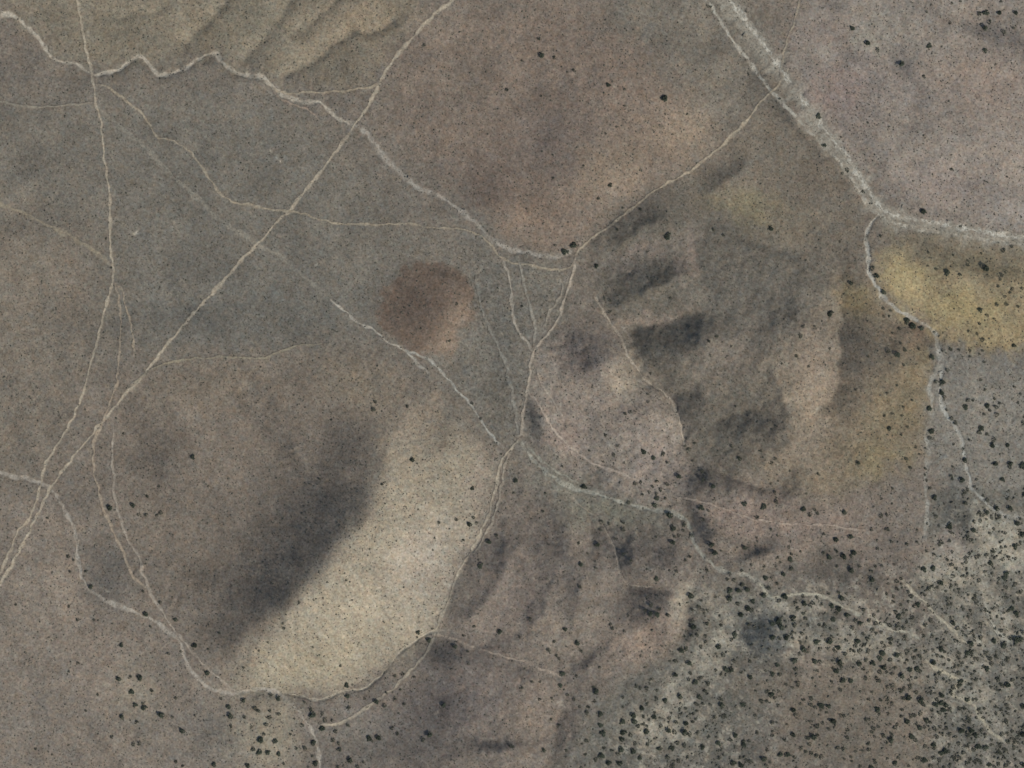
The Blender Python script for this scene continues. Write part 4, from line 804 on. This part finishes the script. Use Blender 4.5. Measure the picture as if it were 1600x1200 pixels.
PLACES = [
 ('on the pale gravel near the top right edge', [(1345,60),(1370,80)]), ('near the dark hollow in the top right corner', [(1545,30),(1570,50),(1480,15)]),
 ('on the pink ground below the top right corner', [(1410,105),(1450,75),(1550,95),(1490,280)]), ('beside the broad gravel wash at upper right', [(1280,185),(1287,226),(1320,265),(1345,298),(1220,150),(1310,210)]),
 ('just above the gravel wash at the right edge', [(1440,330),(1500,350),(1590,335)]), ('beside the gravel wash at the top edge', [(1110,10)]),
 ('on the upper part of the north hill', [(845,85),(845,60),(900,110),(840,150),(950,140),(660,70)]), ('on the pale east flank of the north hill', [(1037,153),(1075,178),(1060,200),(970,190)]),
 ('on the brown west flank of the north hill', [(790,140),(760,200)]), ('on the lower south face of the north hill', [(863,240),(910,258),(864,278),(950,290),(930,310),(890,345),(822,325)]),
 ('at the north valley junction', [(880,392),(895,382),(868,382),(930,415)]), ('on the dark hill east of the valley junction', [(1040,368),(965,360),(1000,325),(950,470),(1045,465),(1130,365)]),
 ('on the shaded eastern hills', [(1118,525),(1105,533),(1140,540),(1015,582)]), ('in the hollow east of the north hill', [(1205,356),(1310,378),(1260,406)]),
 ('on the tan eastern slope', [(1296,490),(1250,524),(1243,555),(1272,510),(1260,570),(1295,543)]), ('on the brown ground west of the ochre slope', [(1328,440),(1355,557),(1385,545),(1405,515),(1380,490)]),
 ('along the upper bend of the ochre wash', [(1362,419),(1368,430),(1380,455),(1375,368)]), ('along the lower bend of the ochre wash', [(1415,500),(1425,508),(1440,512),(1458,518),(1455,557)]),
 ('on the brown knob inside the wash bend', [(1400,553),(1412,546),(1435,545),(1410,570)]), ('on the dark upper edge of the ochre slope', [(1477,425),(1450,415),(1538,418),(1567,390),(1500,425),(1488,398)]),
 ('on the right half of the ochre slope', [(1560,430),(1578,452),(1556,475),(1590,478),(1570,440)]), ('on the middle of the ochre slope', [(1530,485),(1540,490),(1527,520),(1535,530),(1480,470)]),
 ('along the lower border of the ochre slope', [(1585,540),(1515,548),(1485,546),(1537,565)]), ('at the wash crossing below the ochre slope', [(1478,578),(1470,595),(1469,614)]),
 ('along the grey gravel strip on the right', [(1450,637),(1453,672),(1452,684),(1447,740),(1452,762),(1460,776)]), ('on the brown flank left of the gravel strip', [(1388,669),(1385,650),(1408,650),(1340,723),(1360,608),(1420,630)]),
 ('at the foot of the brown flank', [(1416,717),(1421,730),(1430,698),(1380,800),(1395,760)]), ('on the grey ground at the right edge', [(1540,633),(1555,635),(1507,630),(1598,660),(1590,615),(1537,608)]),
 ('beside the winding grey wash on the right', [(1485,653),(1491,660),(1506,718),(1513,701),(1500,750),(1540,780)]), ('on the grey slope right of the winding wash', [(1530,670),(1550,690),(1577,725),(1595,726),(1565,749),(1555,724)]),
 ('below the fork of the winding wash', [(1555,794),(1577,794),(1508,785),(1560,806)]), ('on the pale clay patches at the right edge', [(1530,805),(1519,827),(1540,800),(1587,816),(1595,835)]),
 ('on the grey flat below the brown flank', [(1482,821),(1461,806),(1385,826),(1360,826),(1430,845),(1390,848)]), ('on the clay slope at lower right', [(1584,853),(1560,865),(1549,879),(1524,870),(1508,872)]),
 ('below the clay patch on the right', [(1469,846),(1470,890),(1442,889),(1480,870)]), ('round the dark hollow on the juniper slope', [(1304,842),(1328,838),(1317,868),(1332,863),(1294,870),(1329,889)]),
 ('on the slope above the dark hollow', [(1254,795),(1276,800),(1318,799),(1265,805)]), ('in the left end of the dark hollow', [(1232,872),(1235,888),(1214,870),(1222,896)]),
 ('along the shaded edge of the tan slope', [(1204,722),(1210,770),(1212,783),(1233,735),(1276,740)]), ('on the shaded slope above the pink track', [(1154,715),(1142,696),(1187,704),(1170,740),(1160,786),(1191,790)]),
 ('near the dark pit east of the pink badland', [(1098,750),(1096,736),(1113,758),(1060,744),(1075,700),(1085,690)]), ('beside the dark gully by the bent wash', [(1095,792),(1097,810),(1110,850),(1115,863),(1162,855)]),
 ('in the shrub cluster on the pink badland', [(991,755),(1025,752),(1030,763),(1025,778),(1021,788),(1005,770)]), ('on the upper pink badland', [(945,680),(958,710),(1005,705),(1020,715),(1035,709),(980,645),(1010,628)]),
 ('beside the pale green wash', [(911,760),(980,784),(1044,804),(878,728)]), ('in the bend of the pale green wash', [(1050,825),(1068,820),(1050,847),(1080,836),(1060,838)]),
 ('on the mauve slope south of the green wash', [(939,815),(974,827),(903,847),(932,850),(906,881),(985,870),(960,840)]), ('beside the valley junction below the centre', [(804,750),(850,770),(847,798),(802,770)]),
 ('at the eastern foot of the great bright hill', [(763,845),(775,835),(750,884)]), ('on the bright face of the great hill', [(737,763),(685,815),(732,818),(712,811),(722,843),(653,795),(640,985),(540,940)]),
 ('on the top of the great hill', [(583,635),(635,634),(643,717),(498,748),(597,755),(517,655)]), ('on the west flank of the great hill', [(300,713),(190,677),(205,790),(226,805),(248,802),(228,775),(246,760)]),
 ('beside the track west of the great hill', [(169,793),(72,808)]), ('beside the wash on the left', [(104,869),(108,892),(132,892),(140,916)]),
 ('beside the wash southwest of the great hill', [(227,959),(249,940),(222,923),(303,1007),(322,1050),(272,967)]), ('on the lower west end of the great hill', [(342,988),(380,1042),(440,980),(405,1015)]),
 ('on the pale lowland left of the wash', [(106,947),(120,968),(145,968),(190,1007),(121,1035)]), ('in the sparse cluster of the southwest lowland', [(185,1060),(217,1058),(204,1080),(210,1100),(224,1105),(190,1120)]),
 ('on the lowland at the lower left', [(250,1117),(283,1141),(217,1160),(174,1150),(55,1170),(274,1189)]), ('at the shaded foot of the hill tip', [(356,1104),(359,1117),(380,1094),(400,1106),(360,1134)]),
 ('on the pale bank near the bottom left', [(434,1091),(420,1120),(415,1131),(435,1115)]), ('on the pale flat at the bottom left', [(406,1155),(430,1157),(404,1174),(418,1175),(434,1177),(387,1195)]),
 ('along the wash near the bottom edge', [(489,1160),(476,1168),(492,1191),(472,1132)]), ('at the wash junction below the great hill', [(487,1116),(502,1137),(506,1124),(518,1125)]),
 ('below the wash junction at the bottom', [(520,1156),(530,1170),(546,1186),(527,1197),(542,1133)]), ('at the south tip of the great hill', [(541,1087),(540,1070),(544,1105)]),
 ('beside the pale track south of the great hill', [(587,1096),(600,1102),(615,1092),(630,1100)]), ('on the mauve ground at bottom centre', [(575,1153),(590,1152),(611,1137),(670,1147),(660,1155),(692,1100)]),
 ('near the track bend south of the bright face', [(669,999),(652,987),(628,1053),(616,1055),(646,1057)]), ('on the mauve slope right of the great hill', [(780,986),(740,977),(710,1010),(730,1017),(805,990)]),
 ('on the mauve ridge above the short wash', [(882,983),(864,1002),(901,1004),(856,1015),(907,1017),(827,966),(870,1025)]), ('beside the short mauve wash', [(877,1051),(874,1070),(830,1064),(815,1073)]),
 ('in the dark hollow of the mauve ridges', [(1014,957),(1026,958),(1016,945),(1042,960),(1060,943)]), ('on the mauve ridges', [(1024,903),(905,916),(955,980),(936,1042)]),
 ('on the gully edge of the mauve ridges', [(1078,930),(1091,947),(1082,978),(1089,992)]), ('at the top of the juniper slope', [(1139,922),(1152,922),(1159,912),(1166,919),(1138,934),(1175,937)]),
 ('just left of the dark pond', [(1156,959),(1168,950),(1146,991),(1121,1009),(1125,975)]), ('at the edge of the dark pond', [(1215,970),(1219,979),(1205,972),(1205,994),(1227,994)]),
 ('below the dark pond', [(1132,1045),(1141,1046),(1146,1032),(1171,1057)]), ('on the slope left of the pale gully', [(1064,1016),(1055,1032),(1076,1036),(1055,1053)]),
 ('in the pale gully', [(1085,1065),(1079,1052),(1091,1089),(1101,1079),(1106,1068)]), ('above the pale gully mouth', [(994,1071),(1009,1075),(1038,1093),(1002,1105),(1025,1090),(1062,1087)]),
 ('on the slope below the mauve wash', [(930,1079),(916,1112),(937,1114),(972,1088),(928,1094)]), ('on the lower left juniper slope', [(937,1132),(941,1145),(971,1126),(915,1156),(973,1150)]),
 ('beside the white clay at the bottom centre', [(988,1118),(990,1126),(1021,1120),(1008,1142)]), ('just right of the white clay at the bottom', [(1044,1141),(1052,1143),(1068,1143),(1077,1147),(1055,1128)]),
 ('at the bottom centre edge', [(939,1179),(968,1170),(987,1173),(966,1191),(950,1191),(999,1184)]), ('near the bottom edge below the white clay', [(1029,1169),(1049,1169),(1057,1160),(1042,1182),(1050,1197)]),
 ('on the brown slope right of the pale gully', [(1126,1101),(1125,1091),(1116,1120),(1160,1100),(1189,1095)]), ('on the lower brown slope near the bottom', [(1149,1149),(1121,1161),(1161,1162),(1145,1191),(1157,1195),(1193,1185)]),
 ('in the upper belt of the juniper slope', [(1224,930),(1255,941),(1245,950),(1268,941),(1298,945),(1313,932)]), ('right of the upper juniper belt', [(1322,960),(1363,960),(1347,951),(1360,904)]),
 ('left of the upper juniper belt', [(1237,963),(1240,975),(1250,988),(1257,965)]), ('on the central juniper slope', [(1300,967),(1287,976),(1342,972),(1330,979),(1273,1001),(1293,1000)]),
 ('near the pale spots of the juniper slope', [(1252,1012),(1258,1016),(1310,1010),(1307,1014),(1271,1031),(1238,1030)]), ('on the left of the juniper slope', [(1212,1037),(1205,1051),(1245,1067),(1217,1053)]),
 ('below the centre of the juniper slope', [(1310,1032),(1305,1047),(1315,1061),(1327,1062)]), ('along the hollow lines on the lower left', [(1281,1101),(1266,1090),(1292,1102),(1240,1110),(1203,1083)]),
 ('on the bottom left of the juniper slope', [(1300,1126),(1276,1133),(1238,1147),(1270,1150),(1206,1128)]), ('near the bottom edge of the juniper slope', [(1263,1162),(1266,1176),(1282,1182),(1230,1179),(1219,1179),(1307,1168)]),
 ('above the grey line of the juniper slope', [(1402,961),(1400,955),(1422,930),(1432,943),(1423,963)]), ('on the mid juniper slope by the brown patch', [(1389,976),(1401,975),(1410,980),(1413,993),(1390,1000)]),
 ('in the dense middle of the juniper slope', [(1376,1018),(1372,1027),(1398,1022),(1362,1035),(1389,1030)]), ('beside the dense middle of the slope', [(1431,1044),(1407,1054),(1420,1045),(1379,1042),(1371,1062)]),
 ('on the brown patch of the lower slope', [(1406,1077),(1392,1070),(1420,1072),(1417,1089),(1436,1092)]), ('on the lower brown patch near the bottom', [(1368,1107),(1415,1125),(1421,1117),(1436,1113),(1396,1135),(1362,1136)]),
 ('by the bottom edge of the brown patch', [(1390,1155),(1422,1148),(1396,1190),(1442,1186),(1378,1150),(1355,1162)]), ('on the upper right of the juniper slope', [(1468,910),(1450,918),(1527,906),(1567,903),(1520,935)]),
 ('along the pale gully of the right slope', [(1452,968),(1487,972),(1493,980),(1443,975),(1440,945)]), ('on the right slope near the edge', [(1578,949),(1586,957),(1565,966),(1530,973),(1537,951)]),
 ('at the dark gully head on the right edge', [(1585,998),(1577,996),(1592,997),(1551,1000),(1565,1008)]), ('right of the pale gully', [(1530,995),(1515,1003),(1510,1018),(1516,1020),(1495,1000)]),
 ('on the yellowish patch of the right slope', [(1468,1013),(1456,1033),(1470,1025),(1480,1030)]), ('on the right slope under the gully', [(1547,1036),(1540,1043),(1537,1018),(1496,1050),(1520,1035)]),
 ('round the bare spot of the right slope', [(1498,1063),(1487,1072),(1508,1091),(1518,1091),(1480,1060)]), ('on the grey slope at the right edge', [(1572,1068),(1557,1060),(1580,1061),(1597,1060),(1563,1070)]),
 ('in the thick stand right of the brown patch', [(1468,1097),(1475,1100),(1460,1100),(1472,1107),(1466,1112)]), ('right of the thick stand', [(1505,1106),(1497,1106),(1511,1121),(1520,1105)]),
 ('near the lower right edge', [(1597,1102),(1571,1127),(1553,1102),(1585,1110)]), ('on the lower slope below the thick stand', [(1458,1137),(1482,1146),(1462,1150),(1477,1135)]),
 ('in the lower right thicket', [(1500,1140),(1515,1140),(1522,1147),(1511,1147),(1532,1140)]), ('just under the lower right thicket', [(1526,1165),(1537,1166),(1520,1170),(1496,1160),(1504,1175)]),
 ('in the bottom right thicket', [(1475,1171),(1469,1175),(1457,1182),(1466,1186),(1490,1185),(1482,1195)]), ('at the bottom edge on the right', [(1545,1193),(1528,1187),(1515,1185),(1558,1192)]),
 ('in the bottom right corner', [(1575,1190),(1597,1193),(1585,1185)]), ('near the bottom right edge', [(1572,1157),(1596,1146),(1560,1175),(1583,1157),(1563,1146)]),
 ('on the small brown knoll', [(710,475),(701,532),(655,510),(630,480)]), ('beside the left track', [(165,372),(173,417)]), ('beside the thin wash below the knoll', [(736,630),(750,654)]),
]
PT = np.array([p for _, ps in PLACES for p in ps], float)
PI_ = np.array([i for i, (_, ps) in enumerate(PLACES) for _ in ps])
zone = PI_[np.argmin(np.hypot(trees[:, None, 0] - PT[None, :, 0], trees[:, None, 1] - PT[None, :, 1]), axis=1)]
ORD = ['first', 'second', 'third', 'fourth', 'fifth', 'sixth', 'seventh', 'eighth', 'ninth', 'tenth', 'eleventh', 'twelfth', 'thirteenth', 'fourteenth', 'fifteenth', 'sixteenth', 'seventeenth', 'eighteenth']
labels = {}
for zi, (place, _) in enumerate(PLACES):
    for kind, sel, kmask in (('dark round juniper', JUN, is_jun), ('small dark shrub', SHR, ~is_jun)):
        allz = np.where((zone == zi) & kmask)[0]
        mine = [i for i in allz if i in sel]
        if not mine: continue
        if len(allz) == 1:
            labels[mine[0]] = 'the only %s %s' % (kind, place)
        elif len(mine) == len(allz):
            px, py = trees[mine, 0], trees[mine, 1]
            horiz = np.ptp(px) >= np.ptp(py)
            mine.sort(key=lambda i: trees[i, 0] if horiz else trees[i, 1])
            for k, i in enumerate(mine):
                o = ORD[k] if k < len(mine) - 1 else 'last'
                labels[i] = '%s %s from the %s %s' % (o, kind, 'left' if horiz else 'top', place)
        else:
            mine.sort(key=lambda i: -trees[i, 2])
            for k, i in enumerate(mine):
                labels[i] = '%s %s %s' % ('largest' if k == 0 else ORD[k] + ' largest', kind, place)

def foot(i):
    x, y, r = trees[i]
    px, py = x + .28 * r, y + .22 * r                       # the dark dot is crown plus its own shade
    return px, py, float(height_at(px, py)), r * S * (.90 if r >= 3.4 else .86)
rot = np.random.default_rng(8).uniform(0, 6.28, len(trees))
for i in sorted(JUN):
    px, py, z, R = foot(i)
    root = bpy.data.objects.new('juniper_tree', None); scene.collection.objects.link(root)
    root.empty_display_size = .5
    root.location = (wx(px), wy(py), z); root.rotation_euler = (0, 0, rot[i]); root.scale = (R, R, R * (.9 + .25 * math.sin(i * 7.1)))
    if len(labels[i].split()) > 16: print('LONG', labels[i])
    root['label'] = labels[i]; root['category'] = 'tree'; root['group'] = 'junipers dotted over the hills'
    tm, cm = tree_var[i % NV]
    link('trunk', tm, None, root); link('crown', cm, None, root)
for i in sorted(SHR):
    px, py, z, R = foot(i)
    o = link('desert_shrub', shrub_var[i % NV], None)
    o.location = (wx(px), wy(py), z); o.rotation_euler = (0, 0, rot[i]); o.scale = (R, R, R)
    o['label'] = labels[i]; o['category'] = 'shrub'; o['group'] = 'shrubs dotted over the hills'

# the many more on the crowded south-east slope, one mass
rest = [i for i in range(len(trees)) if i not in JUN and i not in SHR]
gv = [(crown_geo(260 + k, 34, .75)) for k in range(NV)]
vs, ts, k0 = [], [], 0
extra = []
re_ = np.random.default_rng(77)
CL = fnoise(14, 60, .9, 42)
for pts in ([(1215,855),(1300,850),(1360,880),(1450,935),(1445,970),(1330,930),(1225,915)], [(1140,1060),(1300,1035),(1440,1040),(1444,1250),(1170,1250)], [(1240,770),(1440,770),(1440,900),(1300,850)]):
    w_, m_ = poly_mask(pts, 16); CL[w_] += m_ * .9
def clumpy(x, y):
    return CL[int(np.clip((y - PY0) / STEP, 0, H - 1)), int(np.clip((x - PX0) / STEP, 0, W - 1))]
while len(extra) < 1500:                                     # young plants between the charted ones, gathered along the hollows
    x, y = re_.uniform(1000, 1660), re_.uniform(780, 1240)
    dens = 1 / (1 + math.exp(-((x - 1300) * .006 + (y - 1000) * .012)))
    if re_.uniform() < dens * np.clip(.35 - .45 * clumpy(x, y), .03, 1): extra.append((x, y, .6 + 2.3 * re_.uniform() ** 2.2))
for n, (x, y, r) in enumerate([tuple(trees[i]) for i in rest] + extra):
    px, py = x + .25 * r, y + .2 * r
    z = float(height_at(px, py)); R = r * S * .94; v, t = gv[n % NV]; a = n * 2.39
    q = np.stack([v[:, 0] * math.cos(a) - v[:, 1] * math.sin(a), v[:, 0] * math.sin(a) + v[:, 1] * math.cos(a), v[:, 2]], 1) * R
    vs.append(q + (wx(px), wy(py), z - .05)); ts.append(t + k0); k0 += len(v)
o = link('shrubbery', mesh_from('shrubbery', np.vstack(vs), np.vstack(ts), smooth=False), SHRUB)
o['kind'] = 'stuff'; o['label'] = 'crowded small junipers and shrubs covering the southeast slope'; o['category'] = 'shrubbery'

# low scrub tufts, tens of thousands, one mass
NT = 60000
r = np.random.default_rng(91)
px = r.uniform(-20, 1620, NT); py = r.uniform(-20, 1220, NT)
lum = soil_at(px, py).mean(1)
keep = r.uniform(0, 1, NT) < np.clip(1.25 - (lum - .16) * 3.2, .25, 1)
px, py = px[keep], py[keep]; n = len(px)
R = r.uniform(.22, .62, n) * (1 + .5 * (r.uniform(0, 1, n) > .9))
# taller grey-green bushes crowd the south-east hollows
bx, by = r.uniform(1000, 1640, 30000), r.uniform(760, 1230, 30000)
bc = CL[((by - PY0) / STEP).astype(int), ((bx - PX0) / STEP).astype(int)]
bd = 1 / (1 + np.exp(-((bx - 1290) * .008 + (by - 990) * .012)))
kb = r.uniform(0, 1, len(bx)) < bd * np.clip(.06 - .22 * bc, .0, .5)
px = np.concatenate([px, bx[kb]]); py = np.concatenate([py, by[kb]]); R = np.concatenate([R, .5 + 1.1 * r.uniform(0, 1, kb.sum()) ** 2]); n = len(px)
base = np.array([(math.cos(a), math.sin(a), -.1) for a in np.arange(5) * 2 * math.pi / 5] + [(0.1, 0, .75)])
bt = np.array([(i, (i + 1) % 5, 5) for i in range(5)])
q = base[None] * r.uniform(.6, 1.4, (n, 6, 1)) * R[:, None, None]
q += np.stack([wx(px), wy(py), height_at(px, py)], 1)[:, None, :]
tt = bt[None] + (np.arange(n) * 6)[:, None, None]
o = link('undergrowth', mesh_from('undergrowth', q.reshape(-1, 3), tt.reshape(-1, 3), smooth=False), TUFT)
o['kind'] = 'stuff'; o['label'] = 'low grey scrub tufts scattered over the whole ground'; o['category'] = 'scrub'
